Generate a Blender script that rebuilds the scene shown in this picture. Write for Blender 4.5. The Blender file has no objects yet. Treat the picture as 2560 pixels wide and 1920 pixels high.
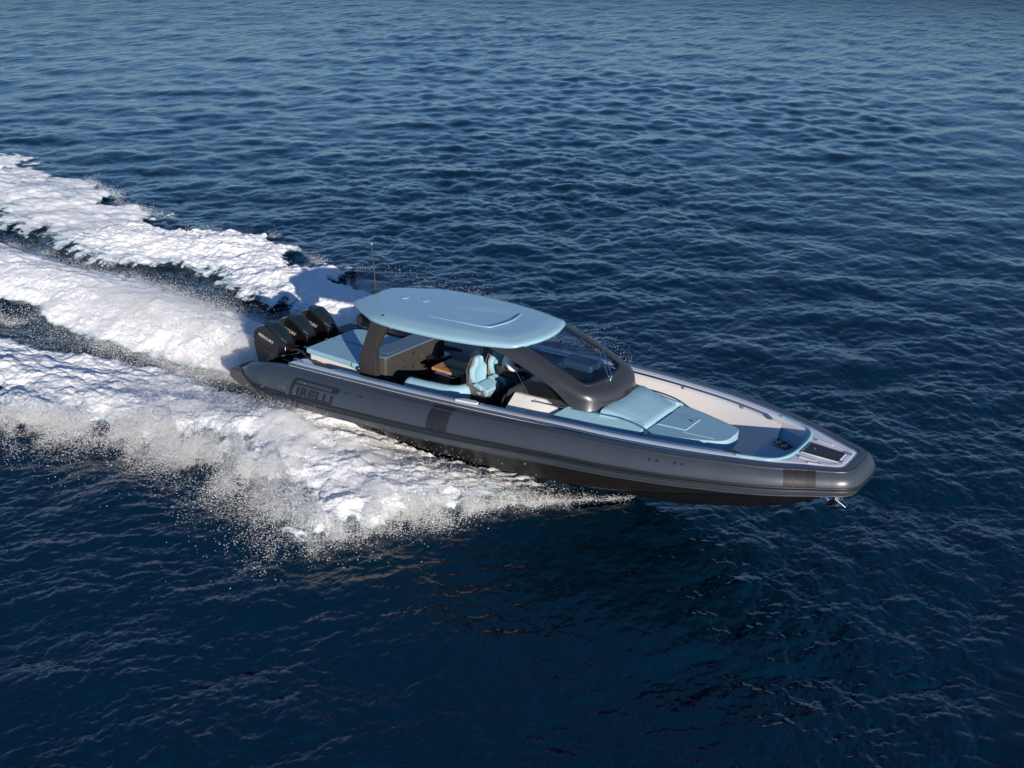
import bpy, bmesh, math, random
import numpy as np
from mathutils import Vector, Matrix
random.seed(7); rng = np.random.default_rng(11)
scene = bpy.context.scene
COL = scene.collection
R_ = math.radians

# ------------------------------------------------------------------ camera
cam_d = bpy.data.cameras.new('camera'); cam = bpy.data.objects.new('camera', cam_d); COL.objects.link(cam)
CR = ((0.8208148915588498, 0.5706402578853846, 0.02515173703216884),
      (-0.2556081916100033, 0.3275780067754836, 0.9095917226200252),
      (0.5108104992823636, -0.7530354211838264, 0.41474123048643186))
CP = Vector((16.96007771, -16.27554209, 10.41457444))
m = Matrix(CR).transposed().to_4x4(); m.translation = CP
cam.matrix_world = m
cam_d.sensor_width = 36.0; cam_d.lens = 36.0 * 2800.0 / 2560.0
cam_d.clip_start = 0.1; cam_d.clip_end = 12000
scene.camera = cam
# ------------------------------------------------------------------ light
SUN_EL, SUN_AZ = R_(15.0), R_(-34.6)      # azimuth from world +x
world = bpy.data.worlds.new("World"); scene.world = world; world.use_nodes = True
wn = world.node_tree; bg = wn.nodes['Background']; sky = wn.nodes.new('ShaderNodeTexSky')
sky.sky_type = 'NISHITA'; sky.sun_disc = False; sky.sun_elevation = SUN_EL
sky.sun_rotation = math.pi / 2 - SUN_AZ
sky.altitude = 0; sky.air_density = 1.0; sky.dust_density = 0.1; sky.ozone_density = 3.5
tint = wn.nodes.new('ShaderNodeVectorMath'); tint.operation = 'MULTIPLY'; tint.inputs[1].default_value = (0.75, 0.90, 1.13)
wn.links.new(sky.outputs[0], tint.inputs[0]); wn.links.new(tint.outputs[0], bg.inputs[0]); bg.inputs[1].default_value = 0.082
sun_d = bpy.data.lights.new('sun', 'SUN'); sun = bpy.data.objects.new('sun', sun_d); COL.objects.link(sun)
sun_d.energy = 5.0; sun_d.angle = R_(0.5); sun_d.color = (1.0, 0.90, 0.78)
sd = Vector((math.cos(SUN_EL) * math.cos(SUN_AZ), math.cos(SUN_EL) * math.sin(SUN_AZ), math.sin(SUN_EL)))
sun.rotation_euler = sd.to_track_quat('Z', 'Y').to_euler()
sun.location = sd * 60
scene.view_settings.view_transform = 'Standard'; scene.view_settings.look = 'None'
scene.view_settings.exposure = 0.44; scene.view_settings.gamma = 1.0
scene.cycles.max_bounces = 14; scene.cycles.transparent_max_bounces = 12
scene.cycles.caustics_reflective = False; scene.cycles.caustics_refractive = False
scene.cycles.use_denoising = True; scene.cycles.volume_bounces = 14; scene.cycles.volume_step_rate = 4.0

# ------------------------------------------------------------------ materials
MATS = {}
def mat(name, col, rough=0.5, metal=0.0, coat=0.0, bump=None, noise=None, spec=0.5):
    if name in MATS: return MATS[name]
    m = bpy.data.materials.new(name); m.use_nodes = True; nt = m.node_tree
    b = nt.nodes['Principled BSDF']
    b.inputs['Base Color'].default_value = (*col, 1); b.inputs['Roughness'].default_value = rough
    b.inputs['Metallic'].default_value = metal; b.inputs['Coat Weight'].default_value = coat
    b.inputs['Coat Roughness'].default_value = 0.12
    b.inputs['Specular IOR Level'].default_value = spec
    tc = nt.nodes.new('ShaderNodeTexCoord')
    if noise:                                     # (scale, amount)
        n = nt.nodes.new('ShaderNodeTexNoise'); n.inputs['Scale'].default_value = noise[0]; n.inputs['Detail'].default_value = 6
        nt.links.new(tc.outputs['Object'], n.inputs['Vector'])
        r = nt.nodes.new('ShaderNodeMapRange'); r.inputs[3].default_value = 1 - noise[1]; r.inputs[4].default_value = 1 + noise[1]
        nt.links.new(n.outputs[0], r.inputs[0])
        mx = nt.nodes.new('ShaderNodeVectorMath'); mx.operation = 'SCALE'; mx.inputs[0].default_value = col
        nt.links.new(r.outputs[0], mx.inputs['Scale']); nt.links.new(mx.outputs[0], b.inputs['Base Color'])
        r2 = nt.nodes.new('ShaderNodeMapRange'); r2.inputs[3].default_value = max(0.02, rough - 0.08); r2.inputs[4].default_value = rough + 0.08
        nt.links.new(n.outputs[0], r2.inputs[0]); nt.links.new(r2.outputs[0], b.inputs['Roughness'])
    if bump:                                      # (scale, strength, distance)
        n = nt.nodes.new('ShaderNodeTexNoise'); n.inputs['Scale'].default_value = bump[0]; n.inputs['Detail'].default_value = 4
        nt.links.new(tc.outputs['Object'], n.inputs['Vector'])
        bp = nt.nodes.new('ShaderNodeBump'); bp.inputs['Strength'].default_value = bump[1]; bp.inputs['Distance'].default_value = bump[2]
        nt.links.new(n.outputs[0], bp.inputs['Height']); nt.links.new(bp.outputs[0], b.inputs['Normal'])
    MATS[name] = m; return m
M_TUBE = mat('tube fabric', (0.040, 0.050, 0.068), 0.37, bump=(2.2, 0.25, 0.01), noise=(3.0, 0.10))
M_TUBED = mat('tube dark fabric', (0.034, 0.043, 0.058), 0.40, noise=(5, 0.1))
M_STRAKE = mat('rubber strake', (0.009, 0.012, 0.017), 0.5)
M_TREAD = mat('tread blocks', (0.030, 0.030, 0.030), 0.3)
M_LOGO = mat('logo dark', (0.008, 0.011, 0.017), 0.6)
M_HULL = mat('hull black', (0.009, 0.0085, 0.009), 0.28, coat=0.3, noise=(4, 0.3))
M_CLEAT = mat('cleat grey', (0.36, 0.38, 0.45), 0.35)
M_WHITE = mat('gelcoat', (0.70, 0.68, 0.66), 0.35, coat=0.2, noise=(1.5, 0.03))
M_LILAC = mat('gelcoat grey', (0.60, 0.60, 0.63), 0.35, coat=0.2, noise=(1.5, 0.03))
M_BLUE = mat('blue upholstery', (0.235, 0.415, 0.515), 0.62, bump=(14, 0.25, 0.01), noise=(7, 0.07))
M_ROOF = mat('blue roof paint', (0.245, 0.41, 0.51), 0.36, coat=0.4, noise=(0.8, 0.03))
M_LINE = mat('seam dark', (0.05, 0.09, 0.13), 0.8)
M_PIPE = mat('light piping', (0.42, 0.62, 0.70), 0.5)
M_METAL = mat('brushed grey metal', (0.058, 0.062, 0.072), 0.36, metal=0.5, noise=(2.0, 0.12))
M_CAB = mat('cabinet grey', (0.076, 0.073, 0.072), 0.42, metal=0.5, noise=(3, 0.1))
M_PILLAR = mat('dark grey arch paint', (0.042, 0.040, 0.041), 0.34, metal=0.3, noise=(3, 0.1))
M_BLACK = mat('black gloss', (0.008, 0.008, 0.010), 0.18, coat=0.5)
M_BLACKM = mat('black matt', (0.018, 0.019, 0.022), 0.55, noise=(8, 0.3))
M_ENG = mat('engine paint', (0.006, 0.0055, 0.006), 0.20, coat=0.6)
M_ENGT = mat('engine top panel', (0.008, 0.013, 0.016), 0.33, coat=.3)
M_CHROME = mat('stainless', (0.62, 0.63, 0.66), 0.16, metal=1.0)
M_ANT = mat('dark bronze', (0.16, 0.13, 0.10), 0.3, metal=0.8)
M_TEXT = mat('silver lettering', (0.40, 0.385, 0.36), 0.35, metal=0.2)
M_TOPN = mat('navy top', (0.07, 0.12, 0.19), 0.5, noise=(4, 0.1))
M_SHELL = mat('seat shell', (0.15, 0.135, 0.125), 0.42, metal=0.3)
M_SHIRT = mat('white shirt', (0.72, 0.70, 0.70), 0.8, bump=(9, 0.8, 0.02))
M_SKIN = mat('skin', (0.42, 0.20, 0.12), 0.5)
M_TROUS = mat('dark trousers', (0.012, 0.014, 0.022), 0.8)
M_HAIR = mat('dark hair', (0.02, 0.014, 0.01), 0.7)
M_GREYP = mat('platform grey', (0.06, 0.056, 0.058), 0.6, noise=(20, 0.2))

def teak(name, c1, c2, scale, ang=0.0):
    m = bpy.data.materials.new(name); m.use_nodes = True; nt = m.node_tree; b = nt.nodes['Principled BSDF']
    tc = nt.nodes.new('ShaderNodeTexCoord'); w = nt.nodes.new('ShaderNodeTexWave'); mp = nt.nodes.new('ShaderNodeMapping')
    mp.inputs['Rotation'].default_value = (0, 0, ang)
    w.bands_direction = 'Y'; w.inputs['Scale'].default_value = scale; w.inputs['Distortion'].default_value = 0.4
    n = nt.nodes.new('ShaderNodeTexNoise'); n.inputs['Scale'].default_value = 9; n.inputs['Detail'].default_value = 8
    r = nt.nodes.new('ShaderNodeValToRGB'); r.color_ramp.elements[0].position = 0.03; r.color_ramp.elements[1].position = 0.09
    r.color_ramp.elements[0].color = (*[c * 0.35 for c in c1], 1); r.color_ramp.elements[1].color = (*c1, 1)
    e = r.color_ramp.elements.new(0.9); e.color = (*c2, 1)
    mx = nt.nodes.new('ShaderNodeMix'); mx.data_type = 'RGBA'; mx.blend_type = 'MULTIPLY'; mx.inputs[0].default_value = 0.4
    nt.links.new(tc.outputs['Object'], mp.inputs[0]); nt.links.new(mp.outputs[0], w.inputs[0]); nt.links.new(mp.outputs[0], n.inputs['Vector'])
    nt.links.new(w.outputs[0], r.inputs[0]); nt.links.new(r.outputs[0], mx.inputs[6]); nt.links.new(n.outputs['Color'], mx.inputs[7])
    nt.links.new(mx.outputs[2], b.inputs['Base Color']); b.inputs['Roughness'].default_value = 0.6
    return m
M_TEAK = teak('brown deck planks', (0.17, 0.115, 0.08), (0.20, 0.14, 0.10), 3.0)
M_WOOD = teak('orange wood', (0.50, 0.24, 0.10), (0.58, 0.29, 0.13), 4.0)

def glass_mat():
    m = bpy.data.materials.new('tinted windscreen glass'); m.use_nodes = True; nt = m.node_tree; nt.nodes.clear()
    o = nt.nodes.new('ShaderNodeOutputMaterial'); t = nt.nodes.new('ShaderNodeBsdfTransparent'); g = nt.nodes.new('ShaderNodeBsdfGlossy')
    t.inputs[0].default_value = (0.50, 0.60, 0.68, 1); g.inputs['Roughness'].default_value = 0.02
    lw = nt.nodes.new('ShaderNodeLayerWeight'); lw.inputs[0].default_value = .5; pw = nt.nodes.new('ShaderNodeMath'); pw.operation = 'POWER'; pw.inputs[1].default_value = 4.0; f = nt.nodes.new('ShaderNodeMath'); f.operation = 'MULTIPLY_ADD'; f.inputs[1].default_value = .9; f.inputs[2].default_value = .05; nt.links.new(lw.outputs['Facing'], pw.inputs[0]); nt.links.new(pw.outputs[0], f.inputs[0]); x = nt.nodes.new('ShaderNodeMixShader')
    nt.links.new(f.outputs[0], x.inputs[0]); nt.links.new(t.outputs[0], x.inputs[1]); nt.links.new(g.outputs[0], x.inputs[2])
    nt.links.new(x.outputs[0], o.inputs[0]); return m
M_GLASS = glass_mat()

# ------------------------------------------------------------------ helpers
def tag(o, label=None, cat=None, group=None, kind=None):
    if label: o['label'] = label
    if cat: o['category'] = cat
    if group: o['group'] = group
    if kind: o['kind'] = kind
    return o
def mk(name, verts, faces, m, parent=None, smooth=True, bevel=0.0, seg=2, sub=0, solid=0.0, angle=35):
    me = bpy.data.meshes.new(name)
    me.from_pydata([tuple(v) for v in verts], [], faces); me.validate()
    bm = bmesh.new(); bm.from_mesh(me); bmesh.ops.remove_doubles(bm, verts=bm.verts, dist=1e-5)
    bmesh.ops.recalc_face_normals(bm, faces=bm.faces)
    if smooth:
        for e in bm.edges:
            if len(e.link_faces) == 2 and e.calc_face_angle(0) > R_(angle): e.smooth = False
        for f in bm.faces: f.smooth = True
    bm.to_mesh(me); bm.free()
    o = bpy.data.objects.new(name, me); COL.objects.link(o)
    if m: me.materials.append(m)
    if parent is not None: o.parent = parent
    if solid: s = o.modifiers.new('solid', 'SOLIDIFY'); s.thickness = solid; s.offset = 0
    if sub: s = o.modifiers.new('sub', 'SUBSURF'); s.levels = sub; s.render_levels = sub
    if bevel:
        for e in me.edges: e.use_edge_sharp = False
        b = o.modifiers.new('bevel', 'BEVEL'); b.width = bevel; b.segments = seg; b.limit_method = 'ANGLE'; b.angle_limit = R_(30)
        w = o.modifiers.new('wn', 'WEIGHTED_NORMAL'); w.keep_sharp = False
    return o
class MB:
    def __init__(s): s.v = []; s.f = []
    def add(s, v, f):
        n = len(s.v); s.v += [tuple(p) for p in v]; s.f += [tuple(i + n for i in q) for q in f]; return s
    def box(s, a, b, rot=None):
        c = [(a[0] + b[0]) / 2, (a[1] + b[1]) / 2, (a[2] + b[2]) / 2]
        v = [Vector((x, y, z)) for x in (a[0], b[0]) for y in (a[1], b[1]) for z in (a[2], b[2])]
        if rot is not None: v = [rot @ (p - Vector(c)) + Vector(c) for p in v]
        return s.add(v, [(0, 1, 3, 2), (4, 6, 7, 5), (0, 4, 5, 1), (2, 3, 7, 6), (0, 2, 6, 4), (1, 5, 7, 3)])
    def tube(s, path, r, n=8, cap=True, prof=None):
        P = [Vector(p) for p in path]; rings = []
        up0 = Vector((0, 0, 1))
        for i, p in enumerate(P):
            t = (P[min(i + 1, len(P) - 1)] - P[max(i - 1, 0)]).normalized()
            u = up0 if abs(t.z) < 0.95 else Vector((1, 0, 0))
            a = t.cross(u).normalized(); b = a.cross(t).normalized()
            rr = r[i] if isinstance(r, (list, tuple)) else r
            rings.append([p + a * (math.cos(k * 2 * math.pi / n) * rr) + b * (math.sin(k * 2 * math.pi / n) * rr) for k in range(n)])
        v = [q for ring in rings for q in ring]; f = []
        for i in range(len(P) - 1):
            for k in range(n):
                f.append((i * n + k, i * n + (k + 1) % n, (i + 1) * n + (k + 1) % n, (i + 1) * n + k))
        if cap: f.append(tuple(range(n))[::-1]); f.append(tuple((len(P) - 1) * n + k for k in range(n)))
        return s.add(v, f)
    def loft(s, secs, closed=False, caps=False):
        n = len(secs[0]); v = [p for q in secs for p in q]; f = []
        for i in range(len(secs) - 1):
            for k in range(n if closed else n - 1):
                f.append((i * n + k, i * n + (k + 1) % n, (i + 1) * n + (k + 1) % n, (i + 1) * n + k))
        if caps: f.append(tuple(range(n))); f.append(tuple((len(secs) - 1) * n + k for k in range(n)))
        return s.add(v, f)
    def prism(s, out, zt, zb):                     # out: list of (x,y); zt / zb numbers or functions of (x,y)
        T = zt if callable(zt) else (lambda x, y: zt); B = zb if callable(zb) else (lambda x, y: zb)
        n = len(out)
        v = [(x, y, T(x, y)) for x, y in out] + [(x, y, B(x, y)) for x, y in out]
        f = [tuple(range(n)), tuple(range(2 * n - 1, n - 1, -1))] + [(k, (k + 1) % n, n + (k + 1) % n, n + k) for k in range(n)]
        return s.add(v, f)
    def disc(s, c, nrm, r, h=0.01, n=16, r2=None):
        c = Vector(c); nrm = Vector(nrm).normalized()
        a = nrm.orthogonal().normalized(); b = nrm.cross(a); r2 = r if r2 is None else r2
        v = [c + (a * math.cos(t) + b * math.sin(t)) * r for t in [k * 2 * math.pi / n for k in range(n)]]
        v += [c + nrm * h + (a * math.cos(t) + b * math.sin(t)) * r2 for t in [k * 2 * math.pi / n for k in range(n)]]
        return s.add(v, [tuple(range(n))[::-1], tuple(range(n, 2 * n))] + [(k, (k + 1) % n, n + (k + 1) % n, n + k) for k in range(n)])
    def build(s, name, m, parent=None, **k): return mk(name, s.v, s.f, m, parent, **k)
def mirror(pts): return [(p[0], -p[1], *p[2:]) for p in pts]
def smooth_path(pts, n=6):                         # Catmull-Rom
    P = [np.array(p, float) for p in pts]; out = []
    for i in range(len(P) - 1):
        p0 = P[max(i - 1, 0)]; p1 = P[i]; p2 = P[i + 1]; p3 = P[min(i + 2, len(P) - 1)]
        for k in range(n):
            t = k / n
            out.append(0.5 * (2 * p1 + (p2 - p0) * t + (2 * p0 - 5 * p1 + 4 * p2 - p3) * t * t + (3 * p1 - p0 - 3 * p2 + p3) * t ** 3))
    out.append(P[-1]); return [tuple(p) for p in out]
def round_poly(pts, r, n=5):                       # rounds the corners of a closed 2D outline
    out = []; N = len(pts)
    for i in range(N):
        p = Vector(pts[i][:2]); a = Vector(pts[i - 1][:2]); b = Vector(pts[(i + 1) % N][:2])
        rr = r[i] if isinstance(r, (list, tuple)) else r
        if rr <= 0: out.append(tuple(p)); continue
        da = (a - p); db = (b - p); ra = min(rr, da.length * 0.49); rb = min(rr, db.length * 0.49)
        q0 = p + da.normalized() * ra; q1 = p + db.normalized() * rb
        for k in range(n + 1):
            t = k / n; out.append(tuple(q0 * (1 - t) ** 2 + p * 2 * t * (1 - t) + q1 * t * t))
    return out
def text_mesh(s, size, spacing=1.0, shear=0.0, bold=0.0):
    c = bpy.data.curves.new('t', 'FONT'); c.body = s; c.size = size; c.space_character = spacing; c.shear = shear; c.offset = bold
    c.resolution_u = 3
    o = bpy.data.objects.new('t', c); COL.objects.link(o)
    dg = bpy.context.evaluated_depsgraph_get(); me = bpy.data.meshes.new_from_object(o.evaluated_get(dg))
    v = [tuple(p.co) for p in me.vertices]; f = [tuple(p.vertices) for p in me.polygons]
    bpy.data.objects.remove(o); bpy.data.curves.remove(c); bpy.data.meshes.remove(me)
    return v, f
def subdiv(v, f, cuts=2):
    me = bpy.data.meshes.new('x'); me.from_pydata(v, [], f); bm = bmesh.new(); bm.from_mesh(me)
    for _ in range(cuts):
        bmesh.ops.triangulate(bm, faces=bm.faces)
        bmesh.ops.subdivide_edges(bm, edges=[e for e in bm.edges if e.calc_length() > 0.03], cuts=1)
    bmesh.ops.triangulate(bm, faces=bm.faces)
    bm.verts.index_update()
    v = [tuple(p.co) for p in bm.verts]; f = [tuple(q.index for q in p.verts) for p in bm.faces]; bm.free(); bpy.data.meshes.remove(me)
    return v, f

# ------------------------------------------------------------------ boat
boat = bpy.data.objects.new('speedboat', None); COL.objects.link(boat)
boat.rotation_euler = (R_(-1.492), 0, R_(-0.25)); boat.location = (0, 0.02, 0)
tag(boat, 'dark grey rigid inflatable motorboat with light blue hardtop speeding across the water', 'motorboat')

KX = [0, 1, 3, 5, 7, 8, 9, 10, 11, 12, 12.6]
KY = [1.63, 1.66, 1.72, 1.745, 1.67, 1.59, 1.49, 1.32, 1.04, 0.62, 0.35]
KZ = [1.12, 1.20, 1.37, 1.54, 1.70, 1.77, 1.82, 1.87, 1.91, 1.94, 1.95]
def ky(x): return float(np.interp(x, KX, KY))
def kz(x): return float(np.interp(x, KX, KZ))
_sh = smooth_path([(KX[i], KY[i], KZ[i]) for i in range(1, len(KX) - 2)] + [(11.55, .83, 1.925), (12.0, .60, 1.94), (12.30, .46, 1.945), (12.45, .385, 1.95), (12.515, .31, 1.95), (12.53, .16, 1.95), (12.535, 0, 1.95)], 8)
SH = np.array(_sh)                                 # port half of the sheer outline, stern to bow
def sheer_full(x0=-9):
    P = [p for p in SH if p[0] >= x0]
    stb = [(p[0], -p[1], p[2]) for p in P]; prt = [tuple(p) for p in P][::-1]
    return stb + prt[1:]
def sole(x): return kz(x) - float(np.interp(x, [0, 9, 11], [.74, .72, .64]))

# tube centreline = sheer outline pushed outward
def offset_path(path, off, dz):
    out = []
    n = len(path)
    for i, p in enumerate(path):
        a = Vector(path[max(i - 1, 0)]); b = Vector(path[min(i + 1, n - 1)])
        t = (b - a); t.z = 0; t.normalize(); nrm = Vector((t.y, -t.x, 0))
        o = off(p) if callable(off) else off; d = dz(p) if callable(dz) else dz
        out.append(Vector((p[0] + nrm.x * o, p[1] + nrm.y * o, p[2] + d)))
    return out
TR = 0.355
def trad(p):
    x = p[0]
    return float(np.interp(x, [0.3, 0.55, 0.95, 1.4, 3, 5, 8.5, 11, 12.2, 12.6], [0.02, 0.20, 0.34, .39, .39, .368, .322, .278, .242, .228]))
base = sheer_full()
def extend(b):                                     # add the tails
    s = [(x, -1.65 - 0.0 * x, 1.20 - (1 - x) * 0.085) for x in (0.28, 0.31, 0.36, 0.44, 0.55, 0.68, 0.82)]
    return s + b + [(p[0], -p[1], p[2]) for p in s][::-1]
TP = extend(base)
def d_off(p): return float(np.interp(p[0], [1, 10, 12.6], [0.12, 0.12, 0.10]))
def d_z(p): return float(np.interp(p[0], [0.3, 1.0, 3, 6, 9, 12, 12.6], [-0.33, -0.42, -0.44, -0.40, -0.325, -0.235, -.20]))
TC = offset_path(TP, d_off, d_z)
def tube_frame(i):
    n = len(TC); t = (TC[min(i + 1, n - 1)] - TC[max(i - 1, 0)]); t.normalize()
    out = Vector((t.y, -t.x, 0)).normalized(); up = out.cross(t) * -1
    if up.z < 0: up = -up
    return TC[i], out, up, trad(TP[i])
def tube_pt(i, phi, dr=0.0):
    c, o, u, r = tube_frame(i); r = r + dr
    return c + o * (math.cos(phi) * r) + u * (math.sin(phi) * r)
STB_X = np.array([TC[i].x for i in range(len(TC) // 2)])
def tube_at(x, phi, dr=0.0):                       # starboard side by x
    i = int(np.searchsorted(STB_X, x)) - 1; i = max(0, min(i, len(STB_X) - 2)); t = (x - STB_X[i]) / (STB_X[i + 1] - STB_X[i])
    return tube_pt(i, phi, dr).lerp(tube_pt(i + 1, phi, dr), t)
NP = 40
def tube_mesh(i0, i1, dr=0.0, ph0=None, ph1=None, npf=NP):
    secs = []
    for i in range(i0, i1):
        if ph0 is None: secs.append([tube_pt(i, k * 2 * math.pi / npf, dr) for k in range(npf)])
        else: secs.append([tube_pt(i, ph0 + (ph1 - ph0) * k / (npf - 1), dr) for k in range(npf)])
    return secs
tb = MB().loft(tube_mesh(0, len(TC)), closed=True, caps=True)
tube = tb.build('inflatable_tube', M_TUBE, boat)
# darker tail cones
i_t = int(np.searchsorted(STB_X, 1.22)); nT = len(TC)
MB().loft(tube_mesh(0, i_t, 0.004), closed=True).build('tail_cone', M_TUBED, boat)
MB().loft(tube_mesh(nT - i_t, nT, 0.004), closed=True).build('tail_cone', M_TUBED, boat)
# rub strake: a ribbed band round the whole tube
pr = [(-18, .0), (-17, .018), (-14, .024), (-12, .012), (-6, .012), (-4, .024), (0, .024), (2, .016), (3, .0)]
secs = [[tube_pt(i, R_(a), d * min(1, trad(TP[i]) / TR)) for a, d in pr] for i in range(3, nT - 3)]
MB().loft(secs).build('rub_strake', M_STRAKE, boat, angle=60)
# lower seam bead
secs = [[tube_pt(i, R_(a), d) for a, d in ((-52, 0), (-50, .012), (-47, .012), (-45, 0))] for i in range(8, nT - 8)]
MB().loft(secs).build('tube_seam', M_TUBED, boat)
# upper seam where the tube meets the gunwale
secs = [[tube_pt(i, R_(a), d) for a, d in ((66, 0), (68, .010), (71, .010), (73, 0))] for i in range(8, nT - 8)]
MB().loft(secs).build('tube_seam', M_TUBED, boat)

def wrap(v, f, x0, phi0, dr, parent, name, m, sx=1.0):
    # v: 2D mesh; x along the tube, y = arc length up the tube
    out = []
    for p in v:
        out.append(tube_at(x0 + p[0] * sx, phi0 + p[1] / TR, dr))
    return mk(name, out, f, m, parent, smooth=True, angle=80)
# tyre maker's lettering: long-bowl P over the remaining letters
Lw, Hh = 1.20, 0.330
v, f = text_mesh('IRELLI', 0.215, 1.06, 0.10, 0.0105)
mx = max(p[0] for p in v); mn = min(p[0] for p in v)
v = [(0.17 + (p[0] - mn) * (Lw - 0.20 - 0.06) / (mx - mn), p[1] + 0.005) for p in v]
v = [(p[0], p[1], 0) for p in v]
t = MB().add(v, f)
def bar(q): t.add([(a, b, 0) for a, b in q], [tuple(range(len(q)))])
def strip(q, n=24):
    for k in range(n):
        a, b = k / n, (k + 1) / n
        L = lambda p, r, s: (p[0] + (r[0] - p[0]) * s, p[1] + (r[1] - p[1]) * s)
        bar([L(q[0], q[1], a), L(q[0], q[1], b), L(q[3], q[2], b), L(q[3], q[2], a)])
strip([(0.08, 0.282), (1.14, 0.282), (1.17, 0.318), (0.08, 0.318)])        # top edge of the long bowl
strip([(0.10, 0.190), (1.03, 0.200), (1.03, 0.222), (0.105, 0.222)])        # lower edge of the bowl
strip([(1.03, 0.200), (1.12, 0.198), (1.175, 0.282), (1.03, 0.282)], 4)
bar([(1.12, 0.198), (1.165, 0.200), (1.195, 0.235), (1.175, 0.282)]); bar([(1.175, 0.282), (1.195, 0.235), (1.20, 0.29), (1.17, 0.318)])
strip([(0.0, 0.0), (0.07, 0.0), (0.115, 0.222), (0.03, 0.222)], 3); bar([(0.03, 0.222), (0.115, 0.222), (0.125, 0.282), (0.045, 0.282)]); bar([(0.045, 0.282), (0.125, 0.282), (0.12, 0.318), (0.075, 0.318)])
v2, f2 = subdiv(t.v, t.f, 3)
wrap(v2, f2, 2.10, R_(5), 0.0045, boat, 'tube_lettering', M_LOGO, 1.07)

def tread(x0, x1, ph0, ph1):                       # rubber tread band: a dark patch with raised small blocks
    b = MB(); n = 14
    b.loft([[tube_at(x0 + (x1 - x0) * i / 8, R_(ph0 + (ph1 - ph0) * k / n), 0.004) for k in range(n + 1)] for i in range(9)])
    nb = len(b.f)
    g = b; cols = 16; rows = 26
    for i in range(cols):
        if i in (4, 10): continue
        for k in range(rows):
            xa = x0 + (x1 - x0) * (i + 0.18) / cols; xb = x0 + (x1 - x0) * (i + 0.82) / cols
            sh = 0.5 * (i % 3) * (1 if i < 8 else -1)
            pa = ph0 + (ph1 - ph0) * (k + 0.2 + sh * 0.6) / rows; pb = ph0 + (ph1 - ph0) * (k + 0.8 + sh * 0.6) / rows
            if pb > ph1: continue
            q = [tube_at(xa, R_(pa), .010), tube_at(xb, R_(pa), .010), tube_at(xb, R_(pb), .010), tube_at(xa, R_(pb), .010)]
            g.add(q, [(0, 1, 2, 3)])
    o = b.build('tread_band', M_LOGO, boat, smooth=False); o.data.materials.append(M_TREAD)
    for p in o.data.polygons:
        if p.index >= nb: p.material_index = 1
tread(5.55, 6.0, 3, 88); tread(11.75, 12.2, 3, 70)
for x, n in ((3.52, 1.0), (3.62, 1), (3.86, 1.0), (3.95, 1), (9.78, 1), (9.90, 1), (10.18, 1), (10.29, 1)):
    p = tube_at(x, R_(48 if x < 5 else 42), -0.004); q = tube_at(x, R_(48 if x < 5 else 42), 0.5)
    MB().disc(p, q - p, 0.028, 0.010, 14, 0.022).build('valve', M_LOGO, boat)

# ---- hull
HX = [0.02, 1, 3, 5, 7, 8, 9, 9.8, 10.9, 11.7, 12.2, 12.45, 12.60]
HK = [-0.42, -.38, -.34, -.28, -.20, -.12, 0.02, 0.17, 0.52, 0.84, 1.12, 1.32, 1.50]   # keel
HCY = [1.40, 1.46, 1.53, 1.54, 1.46, 1.35, 1.17, .97, .63, .37, .19, .10, .04]          # chine half width
HCZ = [0.22, .24, .28, .35, .47, .57, .70, .84, 1.05, 1.22, 1.36, 1.45, 1.56]
HTY = [1.62, 1.66, 1.74, 1.75, 1.68, 1.60, 1.47, 1.32, .99, .64, .38, .24, .10]
hs = []
for x, k, cy, cz, ty in zip(HX, HK, HCY, HCZ, HTY):
    tz = kz(x) + float(np.interp(x, [0, 3, 6, 9, 12, 12.6], [-.74, -.80, -.70, -.56, -.44, -.40]))
    xs = lambda w: x - (0.10 * (1 - w) if x > 12 else 0)
    half = [(xs(0), 0, k), (x, cy * .33, k + (cz - k) * .31), (x, cy * .35, k + (cz - k) * .35), (x, cy * .66, k + (cz - k) * .62), (x, cy * .68, k + (cz - k) * .67),
            (x, cy, cz), (x, cy + .045, cz + .01), (x, cy + .05, cz + .05), (x, ty, max(tz, cz + .06)), (x, ty + 0.02, max(tz, cz + .06) + 0.22)]
    hs.append([(a, -b, c) for a, b, c in half[::-1]] + half[1:])
hb = MB().loft(hs); n0 = len(hs[0]); hb.f.append(tuple(range(n0)))
hull = hb.build('hull', M_HULL, boat, angle=28)
for x, ph in ((7.3, 0), (11.15, 0)):
    cy = float(np.interp(x, HX, HCY)); cz = float(np.interp(x, HX, HCZ)); ty = float(np.interp(x, HX, HTY)); tz = kz(x) - .68
    MB().disc((x, -(cy * .45 + ty * .55), cz * .45 + tz * .55), (0.2, -1, -.4), 0.030, 0.02, 14, 0.020).build('hull_fitting', M_CHROME, boat)

# ---- stern wings, bathing platform and transom
for s in (-1, 1):
    y0, y1 = 1.24 * s, 1.86 * s
    b = MB(); prof = [(-0.03, .75), (1.3, .75), (1.3, .30), (0.45, .40), (-0.03, .56)]
    b.loft([[(x, y0, z) for x, z in prof], [(x, y1, z) for x, z in prof]], closed=True, caps=True)
    b.build('stern_platform', M_GREYP, boat, bevel=0.03)
    for (px, py) in ((0.08, 1.76), (0.10, 1.34), (0.34, 1.70)):
        MB().tube([(px + .035 * math.cos(a), s * py + .035 * math.sin(a), .755) for a in np.linspace(0, 6.28, 13)], .006, 5).build('pad_eye', M_CHROME, boat)
MB().box((1.10, -1.24, 0.1), (1.18, 1.24, 0.98)).build('transom', M_BLACKM, boat, bevel=.02)
MB().prism([(1.14, -1.42), (1.50, -1.42), (1.50, 1.42), (1.14, 1.42)], 0.985, 0.93).build('aft_deck', M_TEAK, boat, bevel=.01)
MB().prism([(0.05, -1.23), (1.12, -1.23), (1.12, 1.23), (0.05, 1.23)], .30, .2).build('engine_well', M_BLACKM, boat)

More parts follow.
